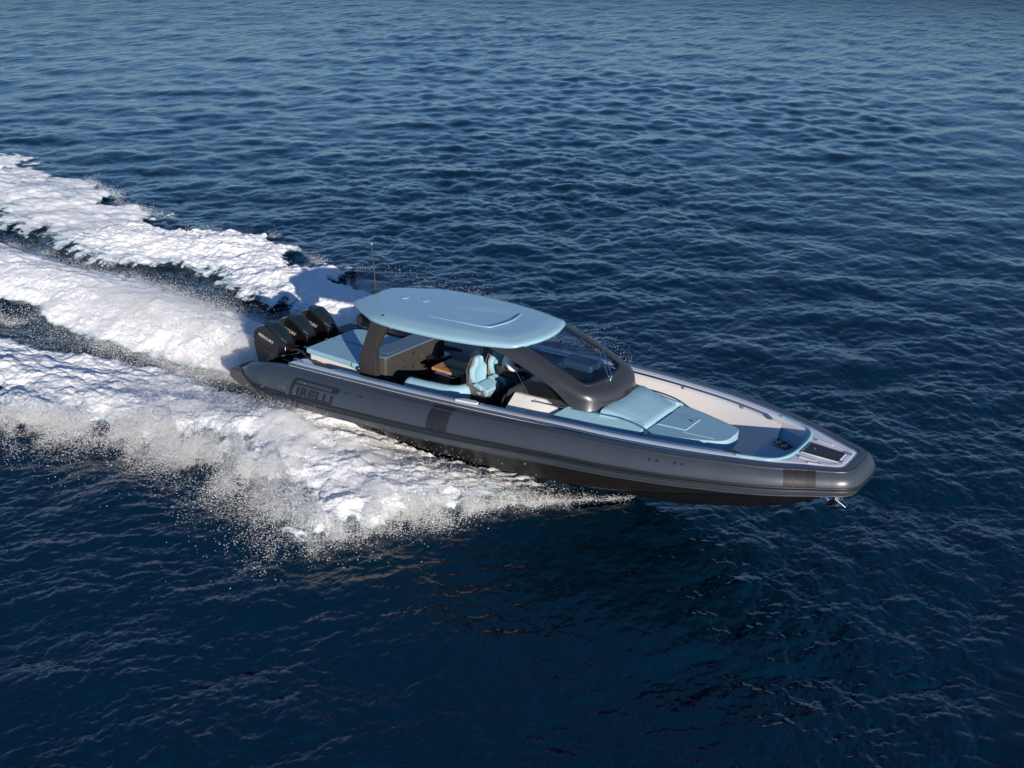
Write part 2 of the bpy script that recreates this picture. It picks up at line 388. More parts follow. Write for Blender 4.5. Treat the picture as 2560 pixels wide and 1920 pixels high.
# ---- gunwale cap, lip strip, inner wall
G = sheer_full(1.45)
def rail_sweep(prof, path):                        # prof: (inward offset, dz)
    cols = []
    for off, dz in prof: cols.append(offset_path(path, -off, dz))
    n = len(path); return [[cols[j][i] for j in range(len(prof))] for i in range(n)]
MB().loft(rail_sweep([(-.030, -.045), (-.034, -.02), (-.012, .004), (.04, .012), (.13, .010), (.165, 0.0), (.175, -.03), (.175, -.16)], G)).build('gunwale', M_LILAC, boat, angle=60)
MB().loft(rail_sweep([(-.040, -.030), (-.046, -.018), (-.044, .002), (-.030, .013), (-.012, .012), (-.006, .004)], G)).build('rub_rail', M_CHROME, boat, angle=70)
W = [p for p in sheer_full(1.5) if p[0] < 11.17]
ws, wp = [p for p in W if p[1] < 0], [p for p in W if p[1] > 0]
for part in (ws, wp):
    low = lambda p: -.30 - float(np.interp(p[0], [7, 9, 10.2, 11], [.0, .12, .34, .42]))
    cols = [offset_path(part, o, 0) for o in (-.175, -.20, -.27, lambda p: low(p) * .75 - .05, low)]
    secs = []
    for i in range(len(part)):
        x = part[i][0]; zs = [kz(x) - .10, kz(x) - .12, kz(x) - .42, sole(x) + .05, sole(x) - .02]
        secs.append([(cols[j][i].x, cols[j][i].y, zs[j]) for j in range(5)])
    MB().loft(secs).build('bulwark_lining', M_WHITE, boat, angle=60)
# sole
fl = [(p.x, p.y) for p in offset_path([q for q in sheer_full(1.5) if q[0] < 11.1 and q[1] < 0], lambda p: -.27 - float(np.interp(p[0], [7, 9, 10.2, 11], [.0, .12, .34, .42])), 0)]
fl = fl + [(x, -y) for x, y in fl][::-1]
MB().prism(fl, lambda x, y: sole(x), lambda x, y: sole(x) - .05).build('deck_sole', M_TEAK, boat, smooth=False)
# hand rails along both gunwales, on short brackets
for s in (-1, 1):
    src = [q for q in (sheer_full(2.3)) if q[0] < 10.9 and q[1] * s > 0]
    P = offset_path(src, -.205, -.006)
    P[0] = P[0] + Vector((0, 0, -.05)); P[-1] = P[-1] + Vector((0, 0, -.05))
    MB().tube(P, .020, 10).build('hand_rail', M_CHROME, boat)
    xs = [2.9, 4.4, 5.9, 7.4, 8.9, 10.2]
    for x in xs:
        y = (ky(x) - .19) * s; z = kz(x)
        MB().tube([(x, y - .0 * s, z - .08), (x, y - .015 * s, z - .05), (x, y - .015 * s, z - .01)], .010, 6).build('rail_bracket', M_CHROME, boat)
# boarding gate hinge plate on the starboard gunwale
b = MB().prism([(5.78, -1.60), (5.92, -1.52), (6.16, -1.51), (6.24, -1.55), (6.24, -1.62), (5.78, -1.66)], lambda x, y: kz(x) + .045, lambda x, y: kz(x) + .01)
b.build('gate_plate', M_LILAC, boat, bevel=.012)
# stern quarter deck (white) and teak wedge on it
for s in (-1, 1):
    q = [(1.50, -1.66), (1.60, -1.36), (1.70, -1.27), (1.82, -1.33), (2.08, -1.48), (2.5, -1.50), (2.9, -1.54), (2.9, -1.64), (1.6, -1.68)]
    q = [(x, y * -s) for x, y in q]
    MB().prism(round_poly(q, .05), lambda x, y: kz(x) - .012, lambda x, y: kz(x) - .2).build('quarter_deck', M_LILAC, boat, bevel=.015)
    q = [(1.64, 1.16), (1.74, 1.27), (2.02, 1.46), (2.50, 1.48), (2.12, 1.12), (1.8, 1.10)]
    MB().prism([(x, y * s) for x, y in q], 1.155, 1.0).build('teak_step', M_TEAK, boat, smooth=False)
MB().tube([(1.50, -1.47, 1.24), (1.55, -1.47, 1.262), (1.68, -1.47, 1.268), (1.75, -1.47, 1.246)], .012, 7).build('cleat', M_CHROME, boat)

# ---- bow deck plate, hatch, cleats
rim = [(11.06, .985), (11.25, .915), (11.45, .845), (11.62, .70), (11.715, .49), (11.755, .22), (11.76, 0)]
rimo = smooth_path(rim, 4)
outer = [(p[0], p[1] - .06) for p in SH if p[0] >= 11.06 and p[0] < 12.5] + [(12.48, .27), (12.505, .13), (12.51, 0)]
def halfplate(s):
    top = [(x, y * s) for x, y in rimo]; out = [(x, y * s) for x, y in outer]
    return top, out
rp = [(p[0], p[1]) for p in rimo] + [(p[0], -p[1]) for p in rimo[::-1][1:]]
op = [(x, y) for x, y in outer] + [(x, -y) for x, y in outer[::-1][1:]]
# resample both curves to the same number and skin between them
def resample(P, n):
    P = np.array(P); d = np.r_[0, np.cumsum(np.linalg.norm(np.diff(P, axis=0), axis=1))]; t = np.linspace(0, d[-1], n)
    return np.c_[np.interp(t, d, P[:, 0]), np.interp(t, d, P[:, 1])]
A_, B_ = resample(rp, 61), resample(op, 61)
zb = lambda x: kz(x) + .006
MB().loft([[(a[0], a[1], zb(a[0]) - .25), (a[0], a[1], zb(a[0])), *[(a[0] + (b[0] - a[0]) * t, a[1] + (b[1] - a[1]) * t, zb(a[0]) + .012 * math.sin(t * 3.14)) for t in (.25, .5, .75)], (b[0], b[1], zb(b[0]))] for a, b in zip(A_, B_)]).build('bow_deck', M_LILAC, boat, angle=40)
hz = kz(12) + .030
hq = [(11.80, -.245), (12.40, -.215), (12.40, .175), (11.80, .205)]
MB().prism(round_poly(hq, .02), hz, hz - .04).build('anchor_hatch', M_BLACKM, boat, bevel=.006)
fr = MB()
for a, b in zip(hq, hq[1:] + hq[:1]): fr.tube([(*a, hz - .010), (*b, hz - .010)], .009, 6)
fr.build('hatch_frame', M_LILAC, boat)
MB().disc((11.93, .0, hz), (0, 0, 1), .022, .008).build('hatch_latch', M_CHROME, boat)
for (x, y) in ((12.46, -.2), (12.47, .16)):
    MB().box((x - .03, y - .025, hz - .005), (x + .03, y + .025, hz + .02)).build('hatch_hinge', M_CHROME, boat, bevel=.006)
for (x0, y0, x1, y1) in ((11.83, -.42, 12.12, -.405), (11.83, .36, 12.12, .345), (12.02, -.545, 12.24, -.465)):
    d = Vector((x1 - x0, y1 - y0, 0)); nn = Vector((-d.y, d.x, 0)).normalized() * .024
    p = [Vector((x0, y0, 0)), Vector((x1, y1, 0))]
    q = [p[0] - nn * .4, p[1] - nn, p[1] + nn, p[0] + nn * .4]
    MB().prism([(a.x, a.y) for a in q], hz + .004, hz - .03).build('deck_cleat', M_CLEAT, boat, bevel=.008)

# ---- bow seat: cushion, wrap-round backrest, cup holders
back = [(a[0], a[1]) for a in resample([(10.98, -.99)] + [(p[0], -p[1]) for p in rimo] + [(p[0], p[1]) for p in rimo[::-1][1:]] + [(10.98, .99)], 49)]
secs = []
for i, (x, y) in enumerate(back):
    a = Vector(back[max(i - 1, 0)]); b = Vector(back[min(i + 1, len(back) - 1)]); t = (b - a).normalized(); nrm = Vector((-t.y, t.x))
    z0 = kz(x)
    L = [(-.07, -.40), (-.07, -.02), (.0, .0), (.012, .028), (.045, .035), (.085, .012), (.105, -.06), (.18, -.38), (.18, -.40)]
    secs.append([(x + nrm.x * o, y + nrm.y * o, z0 + dz) for o, dz in L])
MB().loft(secs, closed=True, caps=True).build('bow_backrest', M_BLUE, boat, angle=70)
seat = [(10.93, -.80), (11.10, -.86), (11.35, -.72), (11.54, -.40), (11.60, 0), (11.54, .40), (11.35, .72), (11.10, .86), (10.97, .90), (10.90, .40), (10.93, -.2)]
MB().prism(round_poly(seat, .05, 3), 1.56, 1.42).build('bow_seat_cushion', M_BLUE, boat, bevel=.03, seg=3)
MB().prism([(x - .04, y * .74) for x, y in seat], 1.43, 1.36).build('bow_seat_base', M_WHITE, boat)
cq = [(11.0, .50), (11.02, .80), (11.36, .66), (11.30, .44)]
cup = MB().prism([(x, y) for x, y in cq], 1.574, 1.54).build('cup_holder_panel', M_BLACK, boat, bevel=.01)
for (x, y) in ((11.10, .64), (11.23, .57)):
    MB().tube([(x + .045 * math.cos(a), y + .045 * math.sin(a), 1.58) for a in np.linspace(0, 6.283, 20)], .009, 6).build('cup_ring', M_CHROME, cup)

# ---- foredeck trunk under console and sun pads
def trunk_hw(x): return float(np.interp(x, [6.4, 7.4, 8.0, 8.6, 9.2, 9.8, 10.2, 10.38, 10.46], [1.13, 1.10, 1.03, .92, .77, .58, .44, .34, .20]))
def pad_z(x): return float(np.interp(x, [6.4, 7.6, 9.2, 10.5], [1.50, 1.58, 1.65, 1.73]))
secs = []
for x in [6.52, 6.8, 7.2, 7.6, 8.0, 8.4, 8.8, 9.2, 9.6, 9.9, 10.15, 10.3, 10.38, 10.44]:
    h = trunk_hw(x); z = pad_z(x) - (.02 if x < 7.6 else .12); hi = min(.82, h * .9); zi = z + (.22 if x < 7.6 else (.16 if x < 9 else .02))
    half = [(x, hi, zi), (x, h - .02, z + .01), (x, h, z - .02), (x, h + .01, sole(x) - .02)]
    secs.append([(a, -b, c) for a, b, c in half[::-1]] + [(x, 0, zi)] + half)
tk = MB().loft(secs); n0 = len(secs[0]); tk.f.append(tuple(range(n0))); tk.f.append(tuple(len(tk.v) - n0 + k for k in range(n0)))
tk.build('foredeck_trunk', M_WHITE, boat, bevel=.03, seg=3)
# sunpad cushions
def pad(name, out, ztop, thick, m=M_BLUE, bev=.035, r=.05, grid=None):
    o = MB().prism(round_poly(out, r, 4), ztop, lambda x, y: (ztop(x, y) if callable(ztop) else ztop) - thick)
    return o.build(name, m, boat, bevel=bev, seg=4)
for s in (-1, 1):
    w = [(7.50, -1.13), (7.68, -.76), (9.13, -.585), (9.13, -.80), (8.5, -.97), (8.0, -1.06)]
    pad('sunpad_wing', [(x, -y * s) for x, y in w], lambda x, y: pad_z(x) + .05 + .46 * max(0, (trunk_hw(x) - abs(y))), .19, bev=.03, r=[.03, .06, .03, .05, .1, .1])
ch = MB(); secs = []
for x, z in ((8.30, 1.86), (8.38, 1.875), (8.6, 1.84), (8.9, 1.785), (9.05, 1.755), (9.12, 1.74), (9.145, 1.71)):
    w = float(np.interp(x, [8.3, 9.15], [.72, .575]))
    secs.append([(x, -w - .06, 1.60), (x, -w - .05, z - .09), (x, -w, z - .02), (x, -w + .05, z), (x, -w * .4, z + .008), (x, w * .4, z + .008), (x, w - .05, z), (x, w, z - .02), (x, w + .05, z - .09), (x, w + .06, 1.60)])
ch.loft(secs, caps=True); ch.build('sunpad_chaise', M_BLUE, boat, angle=50)
fw = [(9.17, -.79), (9.17, .79), (9.6, .665), (9.95, .54), (10.25, .43), (10.46, .33), (10.52, .20), (10.52, -.20), (10.46, -.33), (10.25, -.43), (9.95, -.54), (9.6, -.665)]
pad('sunpad_forward', fw, lambda x, y: pad_z(x) + .035, .24, bev=.035, r=[.04, .04, .1, .1, .1, .12, .12, .12, .12, .1, .1, .1])
hd = [(9.20, -.30), (9.74, -.27), (9.74, .27), (9.20, .30)]
pad('sunpad_headrest', hd, lambda x, y: pad_z(x) + .055, .05, bev=.012, r=.015)
MB().disc((9.66, .12, pad_z(9.66) + .055), (0, 0, 1), .016, .02).build('cushion_button', M_BLACKM, boat)
# piping and seams
MB().tube([(9.745, -.27, pad_z(9.74) + .055), (9.745, .27, pad_z(9.74) + .055)], .006, 5).build('seam_piping', M_PIPE, boat)
MB().tube([(9.74, -.35, pad_z(9.74) + .036), (10.30, -.31, pad_z(10.3) + .036)], .004, 5).build('seam_piping', M_PIPE, boat)
MB().tube([(9.155, -.60, 1.665), (9.155, .60, 1.665)], .018, 6).build('seam_gap', M_LINE, boat)
for s in (-1, 1):
    MB().tube([(8.36, s * .60, 1.878), (8.7, s * .53, 1.822), (9.1, s * .46, 1.748)], .004, 5).build('seam_piping', M_LINE, boat)
for s in (-1, 1):                                  # grab rails over the pads
    P = smooth_path([(6.95, s * -.89, 1.67), (7.05, s * -.89, 1.70), (7.6, s * -.83, 1.72), (8.2, s * -.76, 1.775), (8.65, s * -.73, 1.805), (8.95, s * -.72, 1.79), (9.15, s * -.715, 1.75), (9.38, s * -.705, 1.665)], 5)
    MB().tube(P, .018, 9).build('grab_rail', M_CHROME, boat)
    MB().tube([(9.38, s * -.71, 1.67), (9.37, s * -.745, 1.50)], .016, 8).build('grab_rail_foot', M_BLACKM, boat)
    for x in (6.75, 7.0, 7.3, 7.62): MB().disc((x, s * -.855, pad_z(x) + .175), (0, 0, 1), .009, .004).build('deck_screw', M_BLACKM, boat)

# ---- console / windscreen cowl
st = [  # inner (glass edge), shoulder, outer bottom : starboard stations top -> centre front
 ((6.40, -.69, 2.60), (6.38, -.90, 2.565), (5.95, -.95, 2.50)),
 ((6.62, -.69, 2.595), (6.60, -.905, 2.56), (6.30, -.96, 2.45)),
 ((7.10, -.69, 2.445), (7.08, -.915, 2.42), (6.92, -.98, 2.29)),
 ((7.55, -.685, 2.30), (7.55, -.925, 2.25), (7.42, -1.0, 2.12)),
 ((7.80, -.67, 2.205), (7.86, -.90, 2.13), (7.60, -.96, 1.98)),
 ((7.92, -.64, 2.165), (8.04, -.83, 2.085), (7.84, -.93, 1.82)),
 ((7.97, -.56, 2.155), (8.14, -.70, 2.065), (8.12, -.83, 1.80)),
 ((8.01, -.40, 2.145), (8.22, -.48, 2.06), (8.28, -.56, 1.81)),
 ((8.04, -.20, 2.142), (8.27, -.24, 2.06), (8.36, -.27, 1.82)),
 ((8.05, 0, 2.14), (8.29, 0, 2.06), (8.38, 0, 1.82))]
full = st + [tuple((a, -b, c) for a, b, c in t) for t in st[::-1][1:]]
def catmull_rows(rows, n=4):
    cols = [smooth_path([r[j] for r in rows], n) for j in range(len(rows[0]))]
    return [[c[i] for c in cols] for i in range(len(cols[0]))]
rows = catmull_rows(full, 4); secs = []
for r in rows:
    I, S, O = [Vector(p) for p in r]
    I2 = I + Vector((0, 0, -.05)); O2 = O + (Vector((O.x - .1, 0, O.z)) - O).normalized() * .05
    seq = [I2, I, I.lerp(S, .5) + Vector((0, 0, .012)), I.lerp(S, .82) + Vector((0, 0, .006)), S.lerp(O, .10) + (S - I).normalized() * .01, S.lerp(O, .35) + (S - I).normalized() * .012, S.lerp(O, .7), O, O2]
    secs.append(seq)
cowl = MB().loft(secs).build('windscreen_cowl', M_METAL, boat, angle=75)
gl = rows[4:-4]
gp = [Vector(r[0]) + Vector((0, 0, -.012)) for r in gl]; nh = len(gp) // 2
secs = []
for i in range(nh + 1):
    a, b = gp[i], gp[-1 - i]
    secs.append([a.lerp(b, t) + Vector((.03 * math.sin(math.pi * t) * (1 if i < 14 else 0), 0, 0.03 * math.sin(math.pi * t) * (1 if i < 14 else .3))) for t in np.linspace(0, 1, 9)])
MB().loft(secs).build('windscreen_glass', M_GLASS, boat, angle=80)
fr = []                                            # black frit inside the glass edge
for i, r in enumerate(gl):
    I = Vector(r[0]) + Vector((0, 0, -.004)); c = Vector((7.2, 0, 2.42)); inn = I + Vector(((c.x - I.x) * .09 if I.x > 7.8 or I.x < 6.7 else 0, -math.copysign(.045, I.y) if abs(I.y) > .3 else 0, 0)); inn.z = I.z + (.012 if I.x > 7.8 else 0) * 1.0 + (I.x - inn.x) * .3
    fr.append([I, inn])
MB().loft(fr).build('windscreen_frit', M_BLACKM, boat, solid=.006)
MB().tube([(6.50, -.69, 2.59), (6.60, -.4, 2.60), (6.63, 0, 2.60), (6.60, .4, 2.60), (6.50, .69, 2.59)], .022, 8).build('header_bar', M_BLACKM, boat)
# vent groove and maker's nameplate on the cowl front
def cow(x_i, w):                                   # point on the front face
    r = rows[x_i]; S, O = Vector(r[1]), Vector(r[2]); return S.lerp(O, w)
P = [cow(i, .58) + Vector((.022, -.006, 0)) for i in range(27, 31)] + [cow(i, .74) + Vector((.016, -.003, 0)) for i in range(32, 40)] + [cow(i, .64) + Vector((.020, 0, 0)) for i in (41, 43)]
MB().tube(P, .006, 5).build('cowl_groove', M_BLACKM, cowl)
v, f = text_mesh('PIRELLI', .105, 1.0, .0, .002)
mxx = max(p[0] for p in v)
def on_front(u, w):                                # u: -1..1 around the front
    i = u; a = int(math.floor(i)); t = i - a; return cow(a, w).lerp(cow(a + 1, w), t) + Vector((.030, 0, .004))
vv = [tuple(on_front(35.9 + p[0] / mxx * 3.4, .66 - p[1] * 3.2)) for p in v]
mk('cowl_lettering', vv, f, M_LOGO, cowl, smooth=False)
# wiper: two parallel arms and a blade
wp = boat
arm0, arm1 = Vector((8.05, -.03, 2.20)), Vector((7.46, .58, 2.40))
side = Vector((.02, .03, 0))
w = MB().tube([arm0 - side, arm1 - side], .011, 7).tube([arm0 + side, arm1 + side], .011, 7)
wip = w.build('wiper', M_CHROME, boat)
MB().disc(arm0 + Vector((0, 0, -.06)), (0.3, 0, 1), .045, .08, 14, .03).build('wiper_motor', M_CHROME, wip)
b0, b1 = Vector((6.99, .60, 2.515)), Vector((7.78, .60, 2.255))
MB().tube([b0, b0.lerp(b1, .15) + Vector((0, 0, .02)), b0.lerp(b1, .5) + Vector((0, 0, .045)), b0.lerp(b1, .85) + Vector((0, 0, .02)), b1], [.006, .014, .02, .014, .006], 6).tube([b0 + Vector((0, 0, -.015)), b1 + Vector((0, 0, -.015))], .007, 5).build('wiper_blade', M_BLACKM, wip)
# console body (dark) with side window and glass wing
cb = MB(); secs = []
for x, zt, hw in ((6.28, 1.52, .78), (6.36, 1.72, .80), (6.62, 1.90, .82), (6.95, 1.98, .84), (7.4, 2.02, .86), (7.8, 2.0, .86)):
    g_ = hw - .06 if x > 6.5 else hw
    secs.append([(x, -g_, sole(6.5)), (x, -g_, 1.5), (x, -g_, zt - .03), (x, -g_ + .04, zt), (x, g_ - .04, zt), (x, g_, zt - .03), (x, g_, 1.5), (x, g_, sole(6.5))])
cons = cb.loft(secs, caps=True).build('helm_console', M_CAB, boat, bevel=.02)
for s in (-1, 1):
    q = [(6.70, 1.94), (6.80, 2.02), (7.05, 2.03), (7.45, 2.0), (7.66, 1.83), (6.80, 1.74)]
    b = MB().loft([[(x, s * .76, z) for x, z in q], [(x, s * .80, z) for x, z in q]], closed=True, caps=True)
    b.build('side_window', M_BLACK, cons, bevel=.008)
    MB().tube([(6.52, s * -.80, 2.12), (6.70, s * -.83, 1.93), (6.84, s * -.84, 1.77)], .005, 5).build('wind_wing_edge', M_CHROME, boat)
# dash details seen through the glass
MB().prism(round_poly([(6.85, -.35), (7.25, -.5), (7.62, -.5), (7.62, -.15), (6.85, .05)], .05), 2.09, 1.99).build('dash_pod', M_CAB, boat, bevel=.02)
MB().prism(round_poly([(6.85, .22), (7.5, .22), (7.5, .62), (6.85, .62)], .06), 2.15, 1.99).build('dash_hood', M_TOPN, boat, bevel=.04)
MB().disc((7.35, -.32, 2.09), (0, 0, 1), .05, .03, 16, .03).build('compass', M_CHROME, boat)
# steering wheel
ctr = Vector((6.31, .11, 1.76)); ax = Vector((-.75, 0, .66)).normalized(); u1 = Vector((0, 1, 0)); u2 = ax.cross(u1)
wh = MB().tube([ctr + u1 * (.18 * math.cos(a)) + u2 * (.18 * math.sin(a)) for a in np.linspace(0, 6.283, 25)], .013, 7)
wheel = wh.build('steering_wheel', M_BLACKM, boat)
sp = MB()
for a in (0.3, 2.4, 4.5): sp.tube([ctr, ctr + u1 * (.18 * math.cos(a)) + u2 * (.18 * math.sin(a))], .011, 6)
sp.tube([ctr, ctr - ax * .16], .03, 8); sp.build('wheel_spokes', M_CHROME, wheel)

# ---- hardtop
RO = [(2.25, 0), (2.27, .35), (2.32, .56), (2.60, .76), (3.0, .985), (3.35, 1.15), (3.9, 1.235), (4.6, 1.235), (5.2, 1.195), (5.8, 1.09), (6.2, .965), (6.40, .895), (6.49, .85), (6.545, .78), (6.60, .62), (6.69, .3), (6.715, 0)]
RO = smooth_path(RO, 4)
def rz(x): return 2.42 + .050 * (x - 2.2)
ROf = [(x, -y) for x, y in RO] + [(x, y) for x, y in RO[::-1][1:-1]]
cx, cyc = 4.3, 0
rings = []
for k, (sc, dz) in enumerate(((.95, -.05), (.985, -.075), (1.0, -.055), (1.0, -.015), (.985, .010), (.93, .040), (.84, .080), (.785, .096), (.73, .103), (.55, .110), (.3, .114), (.08, .115))):
    rg = []
    for x, y in ROf:
        sx = cx + (x - cx) * float(np.interp(sc, [0, .3, .55, .73, 1], [0, .38, .66, .835, 1])); sy = y * sc
        d2 = dz
        if x > 5.6 and dz > .03: d2 = dz * (1 - .25 * (x - 5.6))
        rg.append((sx, sy, rz(sx) + d2))
    rings.append(rg)
hb = MB().loft(rings, closed=True); n0 = len(ROf); hb.f.append(tuple(range(n0))); hb.f.append(tuple(len(hb.v) - n0 + k for k in range(n0)))
top = hb.build('hardtop', M_ROOF, boat, angle=50)
PB = smooth_path([(4.35, -.66), (4.7, -.645), (5.25, -.60), (5.55, -.575), (5.68, -.54), (5.73, -.46), (5.80, -.2), (5.82, 0), (5.80, .2), (5.74, .44)], 4)
def roof_z(x, y):
    hw = float(np.interp(x, [a for a, b in RO], [b for a, b in RO])) if x < 6.4 else .9
    d = float(np.interp(abs(y) / hw, [0, .3, .55, .73, .785, .84, .93, .985], [.115, .114, .110, .103, .096, .08, .04, .01]))
    return rz(x) + d * (1 - .25 * max(0, x - 5.6))
MB().tube([(x, y, roof_z(x, y) + .001) for x, y in PB], [.004 + .010 * min(1, max(0, (x - 4.15) / 1.2)) for x, y in PB], 8).build('roof_moulding', M_ROOF, top)
for (x, y) in ((3.23, -.02), (3.70, .06)):
    MB().disc((x, y, rz(x) + .112), (0, 0, 1), .085, .014, 24, .07).build('roof_dome', M_ROOF, top)
p = (3.52, -1.03); z = rz(p[0]) + .05
MB().disc((p[0], p[1], z), (0, -.45, 1), .055, .012, 18, .045).build('light_bezel', M_BLACKM, top)
MB().disc((p[0], p[1], z + .010), (0, -.45, 1), .028, .012, 14, .012).build('nav_light', M_CHROME, top)
ant = MB().tube([(2.40, .03, rz(2.4) + .07), (2.38, .03, rz(2.4) + .35), (2.28, .05, 3.50)], [.014, .011, .008], 8).build('antenna_pole', M_ANT, top)
MB().disc((2.28, .05, 3.50), (0, 0, 1), .030, .022, 14, .026).build('antenna_cap', M_CHROME, ant)
MB().box((2.32, -.04, rz(2.4) + .05), (2.46, .10, rz(2.4) + .11)).build('antenna_base', M_BLACKM, ant, bevel=.015)

# ---- arch pillars
for s in (-1, 1):
    if s < 0:
        A0 = [(2.98, -1.17, .9), (2.99, -1.17, 1.20), (3.04, -1.165, 1.68), (3.30, -1.13, rz(3.3) - .02)]
        B0 = [(3.42, -1.15, .9), (3.43, -1.15, 1.35), (3.40, -1.14, 1.80), (3.70, -1.11, rz(3.7) - .02)]
    else:
        A0 = [(2.98, 1.02, .9), (2.99, 1.02, 1.20), (3.02, 1.03, 1.68), (3.30, 1.07, rz(3.3) - .02)]
        B0 = [(3.45, 1.0, .9), (3.46, 1.0, 1.35), (3.50, 1.0, 1.80), (3.95, 1.06, rz(3.9) - .02)]
    secs = []
    for a, b in zip(A0, B0):
        a, b = Vector(a), Vector(b); inn = Vector((0, -s * .13, 0)); mid = a.lerp(b, .45) + Vector((0, s * .022, 0))
        secs.append([a + inn * .6, a, mid, b, b + inn])
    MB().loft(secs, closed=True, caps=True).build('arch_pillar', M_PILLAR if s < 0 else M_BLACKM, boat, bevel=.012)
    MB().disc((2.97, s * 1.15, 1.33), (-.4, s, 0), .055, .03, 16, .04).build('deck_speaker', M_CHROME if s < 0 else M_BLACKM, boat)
MB().tube([(2.55, -.62, 2.14), (2.75, -.66, 2.14), (3.2, -.70, 2.14)], .115, 18).build('life_canister', M_BLACKM, boat, bevel=.02)
MB().box((2.7, -.66, 2.0), (2.76, -.62, 2.42)).build('canister_bracket', M_CHROME, boat)

# ---- galley cabinet with doors and latches
cz1 = 1.56
cab = MB().prism(round_poly([(2.95, -.98), (3.39, -.80), (3.43, .88), (2.95, .98)], [.02, .06, .03, .02], 6), lambda x, y: cz1 - .03, sole(3.2) - .02).build('galley_cabinet', M_CAB, boat, bevel=.012)
MB().prism(round_poly([(2.93, -.93), (3.38, -.78), (3.42, .86), (2.93, .86)], .04), cz1, cz1 - .05).build('galley_worktop', M_TOPN, boat, bevel=.008)
MB().prism(round_poly([(2.9, -.70), (3.28, -.62), (3.28, -.22), (2.9, -.18)], .03), cz1 + .008, cz1 - .02).build('worktop_lid', M_TOPN, cab, bevel=.003)
def panel(y0, y1, z0, z1, nm='cabinet_door'):
    xx = lambda y: 3.39 + (y + .8) * .0238
    o = MB().loft([[(xx(y), y, z0), (xx(y) + .008, y, z0), (xx(y) + .008, y, z1), (xx(y), y, z1)] for y in (y0, y1)], closed=True, caps=True)
    return o.build(nm, M_CAB, cab, bevel=.003)
panel(-.72, -.30, 1.02, cz1 - .09); panel(-.285, .27, 1.19, cz1 - .09); panel(-.285, .27, .86, 1.175); panel(.285, .80, .86, cz1 - .09)
for (y, z) in ((.0, 1.43), (.0, 1.12)):
    MB().box((3.41, y - .022, z - .03), (3.428, y + .022, z + .03)).build('door_latch', M_CHROME, cab, bevel=.004)
for (y, z) in ((-.29, 1.36), (-.29, 1.22), (.275, 1.45), (.275, 1.27), (-.66, 1.22)):
    MB().box((3.405, y - .006, z - .02), (3.422, y + .006, z + .02)).build('door_hinge', M_CHROME, cab)
MB().tube([(3.40, .30, 1.21), (3.44, .5, 1.21), (3.6, .78, 1.21)], .012, 6).build('towel_rail', M_BLACKM, cab)
MB().prism(round_poly([(3.40, .38), (3.74, .45), (3.78, .88), (3.40, .9)], .08), 1.24, 1.12).build('cooler_lid', M_BLACK, boat, bevel=.03)

# ---- aft sunpad
sp = [(1.36, -1.00), (2.95, -1.10), (2.95, .62), (1.50, .58), (1.36, .46)]
aft = pad('aft_sunpad', sp, lambda x, y: 1.315 + .05 * (x - 1.4), .11, bev=.03, r=[.06, .04, .04, .15, .15])
MB().prism(round_poly([(1.42, -.96), (2.98, -1.07), (2.98, .56), (1.5, .52)], [.08, .02, .02, .1]), lambda x, y: 1.215 + .05 * (x - 1.4), .99).build('sunpad_base', M_WHITE, boat, bevel=.015)
MB().tube([(1.37, -.22, 1.318), (1.8, -.22, 1.339), (2.9, -.24, 1.394)], .005, 5).build('pad_seam', M_LINE, boat)
MB().box((2.74, -1.125, 1.27), (2.97, -1.06, 1.39)).build('pad_bolster', M_BLUE, boat, bevel=.03)
# port side step locker of the aft deck
MB().prism([(1.5, 1.05), (2.9, 1.05), (2.9, 1.42), (1.5, 1.36)], .99, .8).build('port_walkway', M_TEAK, boat)

# ---- dinette: bench back, seats, table
P = smooth_path([(4.16, -1.00, 1.38), (4.5, -.99, 1.40), (4.95, -.95, 1.43), (5.15, -.90, 1.44), (5.28, -.78, 1.45), (5.33, -.58, 1.455)], 4)
secs = []
for i, p in enumerate(P):
    a = Vector(P[max(i - 1, 0)]); b = Vector(P[min(i + 1, len(P) - 1)]); t = (b - a).normalized(); nn = Vector((-t.y, t.x, 0)).normalized(); p = Vector(p)
    L = [(.13, -.50), (.125, -.12), (.10, -.02), (.04, .045), (-.04, .05), (-.12, .01), (-.16, -.10), (-.17, -.50)]
    secs.append([p + nn * o + Vector((0, 0, dz)) for o, dz in L])
e0 = [Vector(q) + Vector((-.05, 0, -.04 if q[2] > 1.1 else 0)) for q in secs[0]]; c0 = sum((Vector(q) for q in secs[0]), Vector()) / 8
e0 = [q.lerp(c0 + Vector((-.06, 0, 0)), .25) for q in e0]
MB().loft([e0] + secs, closed=True, caps=True).build('bench_backrest', M_BLUE, boat, angle=60)
MB().prism([(4.05, -1.15), (5.35, -1.15), (5.35, -.6), (4.05, -.6)], .98, .7).build('bench_seat', M_BLUE, boat, bevel=.04, seg=3)
MB().box((4.70, -.3, .72), (5.05, .1, 1.08)).build('bench_end', M_TOPN, boat, bevel=.04)
tz = 1.37
tab = MB().prism(round_poly([(4.08, -.22), (4.72, -.20), (4.80, -.10), (4.72, .42), (4.08, .38)], .02), tz, tz - .055).build('dinette_table', M_WOOD, boat, bevel=.006)
MB().prism([(4.30, -.09), (4.34, .0), (4.70, .02), (4.70, .10), (4.34, .12), (4.28, .06)], tz + .006, tz - .01).build('table_slot', M_BLACKM, tab)
MB().prism(round_poly([(4.12, -.15), (4.60, -.15), (4.60, .1), (4.12, .1)], .05), 1.25, 1.225).build('table_shelf', M_TOPN, tab, bevel=.006)
MB().tube([(4.12, .1, 1.238), (4.12, -.15, 1.238), (4.60, -.15, 1.238), (4.60, .1, 1.238)], .012, 6).build('shelf_edge', M_CHROME, tab)
MB().box((4.42, -.07, sole(4.4)), (4.60, .10, 1.33)).build('table_pedestal', M_BLACK, tab, bevel=.03)
